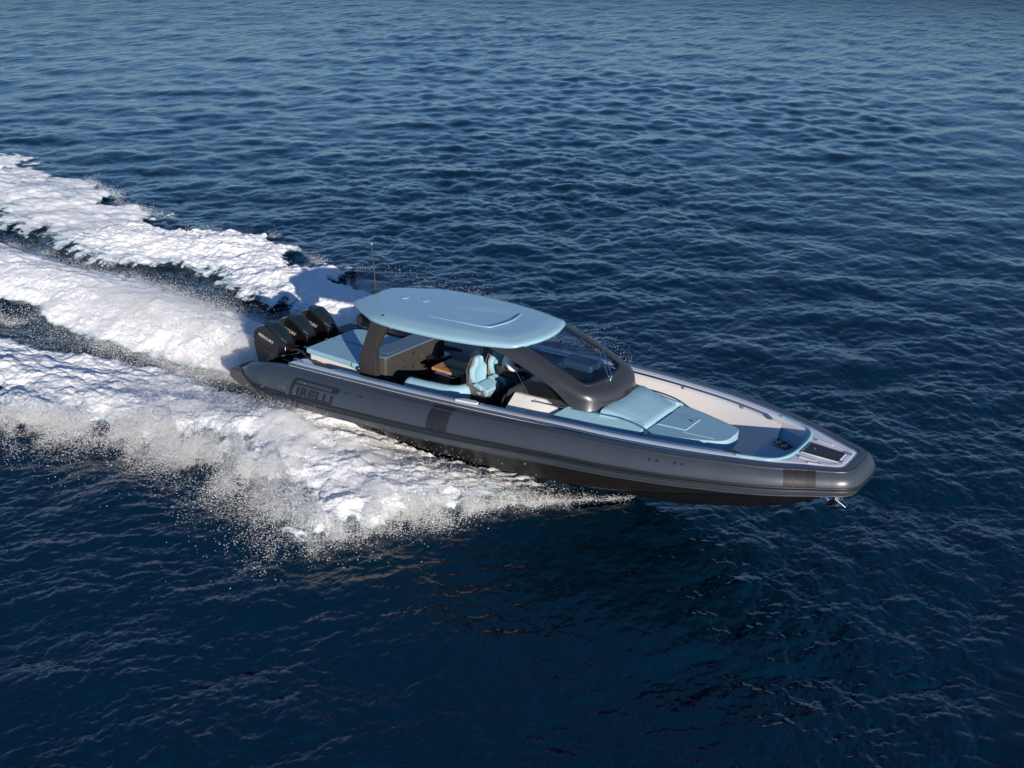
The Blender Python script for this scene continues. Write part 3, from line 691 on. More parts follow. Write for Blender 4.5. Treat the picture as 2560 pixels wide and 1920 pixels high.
for x in (4.2, 4.42): MB().disc((x, -.221, tz - .027), (0, -1, 0), .010, .004, 10).build('table_bolt', M_BLACKM, tab)
# port lounge backrest seen beyond the table
q = [(4.72, .62), (4.86, .60), (4.92, 1.15), (4.78, 1.18)]
lg = MB().prism(round_poly(q, .03), 1.78, .8).build('lounge_backrest', M_TOPN, boat, bevel=.05, seg=4)
MB().prism(round_poly([(4.15, .98), (4.75, .98), (4.75, 1.35), (4.15, 1.35)], .05), 1.12, .8).build('lounge_seat', M_TOPN, boat, bevel=.04)
MB().add([(4.70, .60, 1.75), (4.42, .62, 1.45), (4.40, .62, 1.40), (4.70, .60, 1.40)], [(0, 1, 2, 3)]).build('lounge_wing', M_LILAC, lg, solid=.03)

# ---- helm seats
def helm_seat(cy):
    z0 = sole(5.4); X = lambda x: 5.38 + (x - 5.12) * .75; Zm = lambda z: 1.30 + (z - 1.10) * .76
    base_ = MB().prism(round_poly([(5.32, cy - .25), (5.80, cy - .25), (5.80, cy + .25), (5.32, cy + .25)], .06, 5), 1.28, z0).build('helm_seat', M_BLACK, boat, bevel=.01)
    MB().prism(round_poly([(5.31, cy - .26), (5.81, cy - .26), (5.81, cy + .26), (5.31, cy + .26)], .06, 5), 1.34, 1.17).build('seat_plinth', M_METAL, base_, bevel=.012)
    prof = [(5.05, 2.03), (5.12, 2.10), (5.20, 2.08), (5.17, 1.80), (5.20, 1.45), (5.62, 1.33), (5.70, 1.22), (5.66, 1.12), (5.20, 1.10), (5.09, 1.3), (5.03, 1.75)]
    ws_ = [.10, .10, .10, .22, .25, .25, .24, .23, .24, .25, .23]
    l = [(X(x), cy - w, Zm(z)) for (x, z), w in zip(prof, ws_)]; r = [(X(x), cy + w, Zm(z)) for (x, z), w in zip(prof, ws_)]
    MB().loft([l, r], closed=True, caps=True).build('seat_shell', M_SHELL, base_, bevel=.02, seg=3)
    rowsb = [(2.09, .07, 5.19), (2.05, .10, 5.215), (1.90, .125, 5.225), (1.84, .19, 5.22), (1.78, .222, 5.215), (1.60, .225, 5.225), (1.47, .19, 5.245), (1.40, .16, 5.255)]
    secs = []
    for z, w, x in rowsb:
        z = Zm(z); x = X(x)
        secs.append([(x - .05, cy - w - .005, z), (x + .015, cy - w, z), (x + .045, cy - w + .03, z), (x + .030, cy - w + .07, z), (x + .028, cy, z), (x + .030, cy + w - .07, z), (x + .045, cy + w - .03, z), (x + .015, cy + w, z), (x - .05, cy + w + .005, z)])
    MB().loft(secs, caps=True).build('back_cushion', M_BLUE, base_, angle=55)
    q = MB().loft([[(X(x), cy + s, Zm(z)) for x, z in ((5.24, 1.28), (5.30, 1.42), (5.38, 1.46), (5.60, 1.43), (5.70, 1.36), (5.71, 1.27), (5.68, 1.17), (5.66, 1.12), (5.26, 1.15))] for s in (-.215, -.20, .20, .215)], closed=True, caps=True)
    q.build('seat_cushion', M_BLUE, base_, bevel=.025, seg=3)
    MB().tube([(X(5.715), cy - .2, Zm(1.29)), (X(5.715), cy + .2, Zm(1.29))], .006, 5).build('cushion_seam', M_LINE, base_)
    for s in (-.228, .228):
        MB().loft([[(X(x), cy + s + o, Zm(z)) for x, z in ((5.27, 1.32), (5.30, 1.46), (5.40, 1.50), (5.50, 1.46), (5.60, 1.28), (5.50, 1.2))] for o in (-.016, .016)], closed=True, caps=True).build('seat_bolster', M_BLUE, base_, bevel=.014)
    MB().disc((5.50, cy - .25, 1.06), (0, -1, 0), .065, .012, 18, .06).build('seat_speaker', M_METAL, base_)
    return base_
for cy in (-.50, .10): helm_seat(cy)
MB().tube([(5.9, -.55, .98), (6.0, -.5, 1.0), (6.2, -.1, 1.02)], .02, 7).build('foot_rail', M_METAL, boat)
MB().disc((6.24, -.74, 1.42), (-1, -.4, .25), .16, .03, 22, .15).build('console_speaker', M_METAL, boat)
MB().disc((6.23, -.75, 1.43), (-1, -.4, .25), .10, .035, 22, .08).build('console_speaker_cone', M_BLACKM, boat)

# ---- outboards
def engine(cy):
    prof = [(-.27, .46), (-.33, .75), (-.36, 1.08), (-.33, 1.26), (-.20, 1.36), (-.02, 1.43), (.12, 1.41), (.30, 1.31), (.46, 1.19), (.56, 1.10), (.58, .98), (.50, .80), (.35, .66), (.15, .52)]
    wd = [.15, .19, .215, .20, .185, .19, .20, .195, .17, .14, .17, .19, .19, .17]
    e = MB(); c = sum(x for x, z in prof) / len(prof)
    offs = ((-1.0, 1.0), (-.90, 1.025), (-.5, 1.03), (0, 1.03), (.5, 1.03), (.90, 1.025), (1.0, 1.0))
    cz_ = .95; cx_ = .1
    secs = []
    for o, sc in offs:
        secs.append([(cx_ + (x - cx_) * (sc - .03), cy + o * w, cz_ + (z - cz_) * (sc - .03)) for (x, z), w in zip(prof, wd)])
    en = e.loft(secs, closed=True, caps=True).build('outboard_engine', M_ENG, boat, bevel=.018, seg=3, angle=40)
    # raised matt top panel
    tp = [(-.075, 1.455), (.12, 1.440), (.30, 1.345), (.44, 1.255), (.54, 1.155)]; tw = [.125, .185, .175, .15, .085]
    secs = []
    for (x, z), w in zip(tp, tw):
        z = z + .008
        secs.append([(x, cy - w, z - .055), (x, cy - w + .008, z - .015), (x, cy - w + .035, z), (x, cy, z + .014), (x, cy + w - .035, z), (x, cy + w - .008, z - .015), (x, cy + w, z - .055)])
    MB().loft(secs, caps=True).build('cowl_panel', M_ENGT, en, angle=22)
    # air intake slot at the back
    MB().box((-.30, cy - .13, 1.30), (-.12, cy + .13, 1.345), Matrix.Rotation(R_(-26), 3, 'Y')).build('air_intake', M_BLACKM, en)
    # side crease
    MB().tube([(-.36, cy - .232, 1.02), (-.1, cy - .225, .93), (.2, cy - .222, .86), (.5, cy - .20, .84)], .006, 5).build('cowl_crease', M_BLACKM, en)
    # lower leg
    MB().loft([[(-.18, cy - .10, .50), (.25, cy - .12, .56), (.25, cy + .12, .56), (-.18, cy + .10, .50)],
               [(-.12, cy - .07, .1), (.2, cy - .08, .1), (.2, cy + .08, .1), (-.12, cy + .07, .1)],
               [(-.20, cy - .02, -.45), (.16, cy - .03, -.45), (.16, cy + .03, -.45), (-.20, cy + .02, -.45)]], closed=True, caps=True).build('lower_unit', M_BLACKM, en, bevel=.015)
    for k, (dy, zz) in enumerate(((-.12, .84), (.02, .90), (.13, .82))):
        MB().tube(smooth_path([(.50, cy + dy, zz), (.72, cy + dy * 1.4, zz + .10), (.95, cy + dy, zz + .06), (1.12, cy + dy * .6, .80)], 4), .020, 7).build('rigging_hose', M_BLACKM, en)
    MB().box((.28, cy - .13, .45), (1.12, cy + .13, .74)).box((.45, cy - .17, .70), (.95, cy + .17, .80)).build('mounting_bracket', M_BLACK, en, bevel=.03)
    MB().tube([(.5, cy - .2, .86), (.62, cy - .05, .88), (.62, cy + .2, .84)], .018, 7).build('steering_ram', M_CHROME, en)
    for s in (-1, 1):
        v, f = text_mesh('MERCURY', .088, 1.02, .25, .0028)
        mx = max(p[0] for p in v)
        out = []
        for p in v:
            a = p[0] / mx
            X = (-.17 + .47 * a) if s < 0 else (.30 - .47 * a)
            zb = 1.19 - (X + .17) * .26
            Y = np.interp(X, [-.2, 0, .35], [.222, .226, .222]) - (p[1]) * .12
            out.append((X, cy + s * (Y), zb + p[1] * 1.02))
        mk('engine_lettering', out, f, M_TEXT, en, smooth=False, solid=.003)
    MB().disc((.47, cy - .19, 1.0), (.3, -1, 0), .022, .006, 12).build('engine_badge', M_CHROME, en)
for cy in (-.66, 0, .66): engine(cy)

# ---- anchor on the stem
anc = MB().tube([(12.36, 0, 1.36), (12.42, 0, 1.22), (12.45, 0, 1.08)], [.075, .07, .06], 10)
anc.add([(12.24, 0, 1.16), (12.30, -.16, 1.10), (12.60, 0, 1.13), (12.30, .16, 1.10), (12.46, 0, 1.02)], [(0, 1, 4), (1, 2, 4), (2, 3, 4), (3, 0, 4), (0, 1, 2, 3)])
anc.tube([(12.42, -.10, 1.25), (12.60, -.05, 1.13), (12.60, .05, 1.13), (12.42, .10, 1.25)], .012, 6)
anc.tube([(12.16, 0, 1.24), (12.30, 0, 1.13)], .03, 6)
anc.build('anchor', M_CHROME, boat, bevel=.006)
MB().disc((12.60, -.16, 1.44), (1, -.5, -.2), .025, .03, 12, .015).build('bow_eye', M_CHROME, boat)

# ------------------------------------------------------------------ driver
def skin_obj(name, nodes, edges, m, parent, sub=2, root=0):
    me = bpy.data.meshes.new(name); me.from_pydata([n[0] for n in nodes], edges, [])
    o = bpy.data.objects.new(name, me); COL.objects.link(o); me.materials.append(m)
    if parent is not None: o.parent = parent
    s = o.modifiers.new('skin', 'SKIN'); s.use_smooth_shade = True
    for v, n in zip(me.skin_vertices[0].data, nodes): v.radius = n[1] if isinstance(n[1], tuple) else (n[1], n[1]); v.use_root = False
    me.skin_vertices[0].data[root].use_root = True
    d = o.modifiers.new('sub', 'SUBSURF'); d.levels = sub; d.render_levels = sub
    return o
PX, PY = 5.70, 0.10
nd = [((PX, PY, 1.68), (.15, .12)), ((PX + .05, PY, 1.84), (.14, .11)), ((PX + .12, PY, 1.98), (.19, .13)), ((PX + .16, PY, 2.12), (.10, .09)), ((PX + .19, PY, 2.20), .055),
      ((PX + .22, PY, 2.27), .080), ((PX + .235, PY, 2.345), .088), ((PX + .23, PY, 2.41), .066),
      ((PX + .14, PY - .19, 2.07), .062), ((PX + .24, PY - .25, 1.82), .046), ((PX + .43, PY - .14, 1.80), .032), ((PX + .48, PY - .12, 1.81), .034),
      ((PX + .14, PY + .19, 2.07), .062), ((PX + .24, PY + .25, 1.82), .046), ((PX + .43, PY + .14, 1.80), .032), ((PX + .48, PY + .12, 1.81), .034),
      ((PX + .03, PY - .10, 1.66), .10), ((PX + .40, PY - .15, 1.62), .068), ((PX + .38, PY - .15, 1.20), .045), ((PX + .50, PY - .15, 1.02), .035),
      ((PX + .03, PY + .10, 1.66), .10), ((PX + .40, PY + .15, 1.62), .068), ((PX + .38, PY + .15, 1.20), .045), ((PX + .50, PY + .15, 1.02), .035)]
ed = [(0, 1), (1, 2), (2, 3), (3, 4), (4, 5), (5, 6), (6, 7), (3, 8), (8, 9), (9, 10), (10, 11), (3, 12), (12, 13), (13, 14), (14, 15), (0, 16), (16, 17), (17, 18), (18, 19), (0, 20), (20, 21), (21, 22), (22, 23)]
for s, b in ((-1, 11), (1, 15)):                   # fingers and thumb closing on the wheel
    bx, by, bz = nd[b][0]
    for k, (dy, ln) in enumerate(((-.030, .9), (-.010, 1.0), (.010, .95), (.030, .75))):
        i = len(nd)
        nd += [((bx + .035, by + dy, bz + .012), .0095), ((bx + .035 + .035 * ln, by + dy, bz - .008), .0085), ((bx + .035 + .030 * ln, by + dy, bz - .035 * ln), .0075)]
        ed += [(b, i), (i, i + 1), (i + 1, i + 2)]
    i = len(nd); nd += [((bx + .005, by - s * .035, bz - .01), .010), ((bx + .035, by - s * .045, bz - .03), .0085)]; ed += [(b, i), (i, i + 1)]
person = skin_obj('person', nd, ed, M_SKIN, None)
person.rotation_euler = boat.rotation_euler; person.location = boat.location
tag(person, 'person in a white shirt and dark trousers sitting at the helm, hands on the wheel', 'person')
def infl(idx, k=1.0, add=.012):
    out = []
    for i in idx:
        r = nd[i][1]; r = r if isinstance(r, tuple) else (r, r); out.append((nd[i][0], (r[0] * k + add, r[1] * k + add)))
    return out
sh = infl([0, 1, 2, 3, 8, 9, 10, 12, 13, 14], 1.03, .022)
sh[6] = (tuple(np.array(nd[10][0]) * .8 + np.array(nd[9][0]) * .2), (.043, .043)); sh[9] = (tuple(np.array(nd[14][0]) * .8 + np.array(nd[13][0]) * .2), (.043, .043))
shirt = skin_obj('shirt', sh, [(0, 1), (1, 2), (2, 3), (3, 4), (4, 5), (5, 6), (3, 7), (7, 8), (8, 9)], M_SHIRT, person)
skin_obj('trousers', infl([0, 16, 17, 18, 20, 21, 22], 1.0, .016), [(0, 1), (1, 2), (2, 3), (0, 4), (4, 5), (5, 6)], M_TROUS, person)
hb_ = MB(); hc = Vector((PX + .215, PY, 2.365)); secs = []
for k in range(8):
    t = k / 7 * math.pi * .62; secs.append([hc + Vector((-.012 + .105 * math.sin(t) * math.cos(a), .095 * math.sin(t) * math.sin(a), .105 * math.cos(t) - .0)) for a in np.linspace(0, 2 * math.pi, 18, endpoint=False)])
hb_.loft(secs, closed=True, caps=True).build('hair', M_HAIR, person)
fx = Vector((PX + .32, PY, 2.33))
for s in (-1, 1):
    MB().disc(fx + Vector((.0, s * .032, .015)), (1, 0, 0), .012, .006, 10).build('eye', M_BLACKM, person)
    MB().disc(fx + Vector((-.09, s * .088, .0)), (0, s, 0), .025, .012, 10, .015).build('ear', M_SKIN, person)
MB().add([fx + Vector((-.005, -.012, -.03)), fx + Vector((.022, 0, -.032)), fx + Vector((-.005, .012, -.03)), fx + Vector((-.002, 0, .015))], [(0, 1, 3), (1, 2, 3), (0, 2, 1)]).build('nose', M_SKIN, person)
MB().box(fx + Vector((-.012, -.022, -.062)), fx + Vector((.004, .022, -.054))).build('mouth', M_HAIR, person)

# ------------------------------------------------------------------ open water
def fft_band(L, N, seed, lmin, lmax, hrms, dirs, power=3.45, lp=4.6, choppy=0.85):
    g = np.random.default_rng(seed)
    k1 = np.fft.fftfreq(N, L / N) * 2 * np.pi
    kx, kyy = np.meshgrid(k1, k1, indexing='ij'); k = np.hypot(kx, kyy); k[0, 0] = 1
    S = k ** (-power) * np.exp(-(2 * np.pi / lp / k) ** 2)
    D = np.zeros_like(k)
    for a, w, sp in dirs:
        c = np.cos(np.arctan2(kyy, kx) - a); D += w * np.clip(c, 0, 1) ** sp
    lam = 2 * np.pi / k
    band = (1 / (1 + np.exp(-(lam - lmin) / (lmin * .12)))) * (1 / (1 + np.exp((lam - lmax) / (lmax * .12))))
    A = np.sqrt(S * (D + .02) * band) / L; A[0, 0] = 0
    H = A * (g.standard_normal((N, N)) + 1j * g.standard_normal((N, N)))
    h = np.fft.ifft2(H) * N * N; h2 = h.real
    dx = np.fft.ifft2(-1j * H * kx / k).real * N * N; dy = np.fft.ifft2(-1j * H * kyy / k).real * N * N
    return h2 * hrms, dx * hrms * choppy, dy * hrms * choppy
def sample(t, L, X, Y, rot=0.0):
    h, dx, dy = t; N = h.shape[0]; c, s = math.cos(rot), math.sin(rot)
    U = (X * c + Y * s) / L * N; V = (-X * s + Y * c) / L * N
    i = np.floor(U).astype(np.int64); j = np.floor(V).astype(np.int64); fu = U - i; fv = V - j
    i0 = i % N; i1 = (i + 1) % N; j0 = j % N; j1 = (j + 1) % N
    def b(a): return (a[i0, j0] * (1 - fu) + a[i1, j0] * fu) * (1 - fv) + (a[i0, j1] * (1 - fu) + a[i1, j1] * fu) * fv
    a, p, q = b(h), b(dx), b(dy)
    return a, p * c - q * s, p * s + q * c
AV = math.atan2(16.3, -11.0)                       # the way the camera looks
DIRS = [(AV + .35, 1.0, 5), (AV - .85, .45, 5), (AV + 1.5, .25, 3)]
HS = 0.215
BANDS = []
for L, N, lmin, lmax, sd_, rot in ((61.0, 512, 2.2, 60, 1, .0), (23.0, 768, .70, 2.2, 2, .37), (9.3, 768, .20, .70, 3, -.5), (3.1, 512, .07, .20, 4, .2)):
    BANDS.append((fft_band(L, N, sd_, lmin, lmax, HS, [(a - rot, w, sp) for a, w, sp in DIRS]), L, rot, lmin))
def smooth(a, b, x): t = np.clip((x - a) / (b - a), 0, 1); return t * t * (3 - 2 * t)
# ---- wake geometry, along the boat's track (x forward, y to port)
PX_O = [(-60, 13), (-40, 11), (-25, 8.8), (-20, 7.8), (-15, 6.8), (-11, 5.9), (-8.9, 6.7), (-6, 6.3), (-3, 5.3), (0, 4.9), (3, 4.5), (5.5, 4.3), (6.6, 2.9), (7.8, 1.3), (9.0, 0)]
SX_O = [(-60, 13), (-40, 11), (-25, 8.6), (-12, 6.6), (-5, 5.8), (-2.6, 5.4), (-1.4, 4.9), (0, 4.35), (1.5, 4.2), (2.2, 3.95), (3.4, 4.3), (4.6, 4.4), (5.1, 4.7), (5.6, 4.3), (6.1, 3.4), (6.8, 2.5), (7.8, 1.2), (9.0, 0)]
P_I = [(-60, 4), (-25, 2.7), (-15, 1.9), (-10, 1.4), (-9, 1.9), (-8, 2.8), (-6.6, 2.8), (-4.6, 2.1), (-3.3, 2.2), (-1, 1.9), (1, 1.2), (9, 0)]
S_I = [(-60, 5), (-25, 3.8), (-12, 2.7), (-7, 2.3), (-5, 1.95), (-3.7, 1.45), (-2, 1.25), (0, 1.2), (1, 1.2), (9, 0)]
CW = [(-60, 2.4), (-25, 2.0), (-12, 1.65), (-8, 1.6), (-5, 1.7), (-3, 1.5), (-1.2, 1.25), (-.3, .95), (.3, .6)]
def ip(T, x): return np.interp(x, [a for a, b in T], [b for a, b in T])
def vnoise(X, Y, s, seed, oct=4, gain=.5):         # smooth value noise, numpy
    g = np.random.default_rng(seed); T = g.random((257, 257)); T[256] = T[0]; T[:, 256] = T[:, 0]
    out = 0; amp = 1; tot = 0
    for o in range(oct):
        u = X / s * 2 ** o + 13.7 * o; v = Y / s * 2 ** o + 5.1 * o
        i = np.floor(u).astype(int); j = np.floor(v).astype(int); fu = u - i; fv = v - j
        fu = fu * fu * (3 - 2 * fu); fv = fv * fv * (3 - 2 * fv); i &= 255; j &= 255
        out = out + amp * ((T[i, j] * (1 - fu) + T[i + 1, j] * fu) * (1 - fv) + (T[i, j + 1] * (1 - fu) + T[i + 1, j + 1] * fu) * fv); tot += amp; amp *= gain
    return out / tot
def cell(X, Y, s, seed):                           # worley: distance to the nearest jittered point -> billows
    g = np.random.default_rng(seed); J = g.random((256, 256, 2)); u = X / s; v = Y / s
    i = np.floor(u).astype(int); j = np.floor(v).astype(int); best = np.full(X.shape, 9.0)
    for a in (-1, 0, 1):
        for b in (-1, 0, 1):
            q = J[(i + a) & 255, (j + b) & 255]; d = (i + a + q[..., 0] - u) ** 2 + (j + b + q[..., 1] - v) ** 2; best = np.minimum(best, d)
    return np.sqrt(best)
def wake(X, Y):
    """height of the wake surface and cover (0..1) of foam"""
    A = np.abs(Y); stb = Y < 0
    wob = (vnoise(X, Y, 1.6, 5, 5) - .5)
    wob2 = (vnoise(X, Y, .35, 6, 3) - .5)
    O = np.where(stb, ip(SX_O, X), ip(PX_O, X)) + (wob * 2.1 + (vnoise(X * .8 + Y * .6, X * .6 - Y * .8, .8, 8, 4) - .5) * 1.1) * smooth(9.2, 6, X) + wob2 * .6 + (vnoise(X, Y, .7, 12, 4, .65) - .5) * 1.3 * smooth(9.3, 8.0, X)
    I_ = np.where(stb, ip(S_I, X), ip(P_I, X)) + wob * .9 * smooth(1, -2, X) + wob2 * .3
    C = ip(CW, X) + wob * .7 + wob2 * .25
    m = (O + I_) / 2; w = np.maximum((O - I_) / 2, .05)
    age = np.clip((9 - X) / 35, 0, 1)
    side = smooth(-.15, .75, O - A) * smooth(-.25, .8, A - I_)
    cen = smooth(-.1, .45, C - A) * smooth(.5, -.4, X)
    inside = smooth(0, 1.0, O - A)
    # macro shape
    t = np.clip((A - I_) / (2 * w), -1, 2)
    ridge = np.exp(-((t - .62) / .36) ** 2)
    hs = ridge * (.34 * (1 - age) + .10) * smooth(8.6, 5.0, X)
    # spray sheet against the hull, x in 0.5..8
    hull_h = np.interp(X, [-2, -.3, .6, 1.5, 2.6, 3.6, 5, 7.5, 8.6], [0, .0, .12, .32, .30, .12, .0, .0, .0])
    sheet = hull_h * np.exp(-np.clip(A - np.interp(X, [0, 3, 6, 8.6], [1.7, 1.75, 1.4, .4]), 0, 9) / 1.3)
    ch = np.interp(X, [-60, -30, -14, -8, -4.5, -2.5, -1, 0, .5], [.15, .3, .42, .55, .66, .55, .30, .08, 0]) * np.exp(-(A / (C * .75 + .05)) ** 2)
    trough = -.14 * np.exp(-((A - (C + I_) / 2) / .5) ** 2) * smooth(.5, -2, X)
    h = hs * smooth(-.3, .5, O - A) + sheet + ch + trough * inside
    return h, np.clip(side, 0, 1), np.clip(cen, 0, 1), inside, age
def water_mat():
    m = bpy.data.materials.new('sea water'); m.use_nodes = True; nt = m.node_tree; b = nt.nodes['Principled BSDF']
    b.inputs['Base Color'].default_value = (0.0005, 0.0120, 0.0280, 1); b.inputs['Roughness'].default_value = 0.06; b.inputs['IOR'].default_value = 1.333
    tc = nt.nodes.new('ShaderNodeTexCoord'); prev = None
    lod = nt.nodes.new('ShaderNodeAttribute'); lod.attribute_name = 'lod'
    for sc, st, rt, ds in (((1.5, .5, 1.5), 1.0, 0.1, .55), ((7, 2.6, 7), .45, 0.3, .04), ((22, 10, 20), .40, -0.4, .012)):
        mp = nt.nodes.new('ShaderNodeMapping'); mp.inputs['Rotation'].default_value = (0, 0, -(AV + rt)); mp.inputs['Scale'].default_value = sc
        n = nt.nodes.new('ShaderNodeTexNoise'); n.inputs['Scale'].default_value = 1.0; n.inputs['Detail'].default_value = 3; n.inputs['Distortion'].default_value = .4
        bp = nt.nodes.new('ShaderNodeBump'); bp.inputs['Strength'].default_value = st; bp.inputs['Distance'].default_value = ds
        nt.links.new(tc.outputs['Object'], mp.inputs[0]); nt.links.new(mp.outputs[0], n.inputs['Vector']); nt.links.new(n.outputs[0], bp.inputs['Height'])
        if prev: nt.links.new(prev.outputs[0], bp.inputs['Normal'])
        else: nt.links.new(lod.outputs['Fac'], bp.inputs['Strength'])
        prev = bp
    nt.links.new(prev.outputs[0], b.inputs['Normal'])
    rr = nt.nodes.new('ShaderNodeMapRange'); rr.inputs[3].default_value = .055; rr.inputs[4].default_value = .36; nt.links.new(lod.outputs['Fac'], rr.inputs[0]); nt.links.new(rr.outputs[0], b.inputs['Roughness'])
    return m
M_WATER = water_mat()
def grid_obj(name, X, Y, Z, m, keep=None, attrs=None):
    nu, nv = X.shape; co = np.empty((nu * nv, 3), np.float32); co[:, 0] = X.ravel(); co[:, 1] = Y.ravel(); co[:, 2] = Z.ravel()
    idx = np.arange(nu * nv).reshape(nu, nv)
    q = np.stack([idx[:-1, :-1], idx[1:, :-1], idx[1:, 1:], idx[:-1, 1:]], -1).reshape(-1, 4)
    if keep is not None:
        kk = keep.ravel()[q].any(1); q = q[kk]; used = np.zeros(nu * nv, bool); used[q.ravel()] = True
        mp = np.cumsum(used) - 1; q = mp[q]; co = co[used]
        if attrs: attrs = {k: v.ravel()[used] for k, v in attrs.items()}
    me = bpy.data.meshes.new(name); me.vertices.add(len(co)); me.vertices.foreach_set('co', co.ravel())
    me.loops.add(q.size); me.loops.foreach_set('vertex_index', q.ravel().astype(np.int32))
    me.polygons.add(len(q)); me.polygons.foreach_set('loop_start', np.arange(0, q.size, 4, dtype=np.int32))
    me.update(calc_edges=True); me.validate(); me.polygons.foreach_set('use_smooth', np.ones(len(q), bool))
    for k, v in (attrs or {}).items():
        a = me.attributes.new(k, 'FLOAT', 'POINT'); a.data.foreach_set('value', v.ravel().astype(np.float32))
    me.materials.append(m); o = bpy.data.objects.new(name, me); COL.objects.link(o); return o
HX_, HYW = [0, 8, 9.5, 11, 12.4], [1.0, .9, .45, .2, 0]
def sea_height(X, Y, spacing):
    gust = .55 + .95 * smooth(.25, .75, vnoise(X + .4 * Y, Y * .7, 13.0, 91, 4)); swell = .7 + .7 * vnoise(X, Y, 30.0, 92, 3)
    Z = np.zeros_like(X); DX = np.zeros_like(X); DY = np.zeros_like(X)
    for t, L, rot, lmin in BANDS:
        w = smooth(lmin * .9, lmin * .28, spacing) * (gust if lmin < 2 else swell)
        if w.max() <= 0: continue
        a, p, q = sample(t, L, X, Y, rot); Z += a * w; DX += p * w; DY += q * w
    return Z, DX, DY
Q = []
# fan of rings round the point below the camera: cells stay about the same size in any view from up there
r = [3.0]
while r[-1] < 1500: r.append(r[-1] + max(.03, .95 * r[-1] ** 2 / (1120 * 10.4) * (1 if r[-1] < 260 else 3)))
r = np.array(r)
th_f = np.arange(-.50, .50, 1.25 / 1120.); th = np.r_[np.linspace(-1.3, -.50, 60, endpoint=False), th_f, np.linspace(.50, 1.3, 60)]
RR, TT = np.meshgrid(r, th + AV, indexing='ij')
X = CP.x + RR * np.cos(TT); Y = CP.y + RR * np.sin(TT)
sp = np.maximum(.55 * RR ** 2 / (1120 * 10.4), 1.25 / 1120 * RR)
Z, DX, DY = sea_height(X, Y, sp)
near = (X > -70) & (X < 10) & (np.abs(Y) < 14)
wh, fs, fc, ins, age = wake(X, Y)
wh = np.where(near, wh, 0); ins = np.where(near, ins, 0)
calm = 1 - .45 * ins
mc = vnoise(X * .6, Y * 1.5, .22, 9, 3) - .5        # stretched chop inside the wake
Z = Z * calm + wh + np.where(near, ins * mc * .05 - .10 * np.clip(np.maximum(fs, fc), 0, 1), 0)
# hollow under the planing hull
hol = (X > -.3) & (X < 9) & (np.abs(Y) < 1.1)
Z = np.where(hol, np.minimum(Z, -.02), Z)
sea = grid_obj('water', X + DX * calm, Y + DY * calm, Z, M_WATER, None, {'lod': np.clip((sp - .08) / .75, 0, 1)}); tag(sea, kind='structure')
far = MB().add([(-6000, -6000, -.9), (6000, -6000, -.9), (6000, 6000, -.9), (-6000, 6000, -.9)], [(0, 1, 2, 3)]).build('water', M_WATER, None, smooth=False); tag(far, kind='structure')

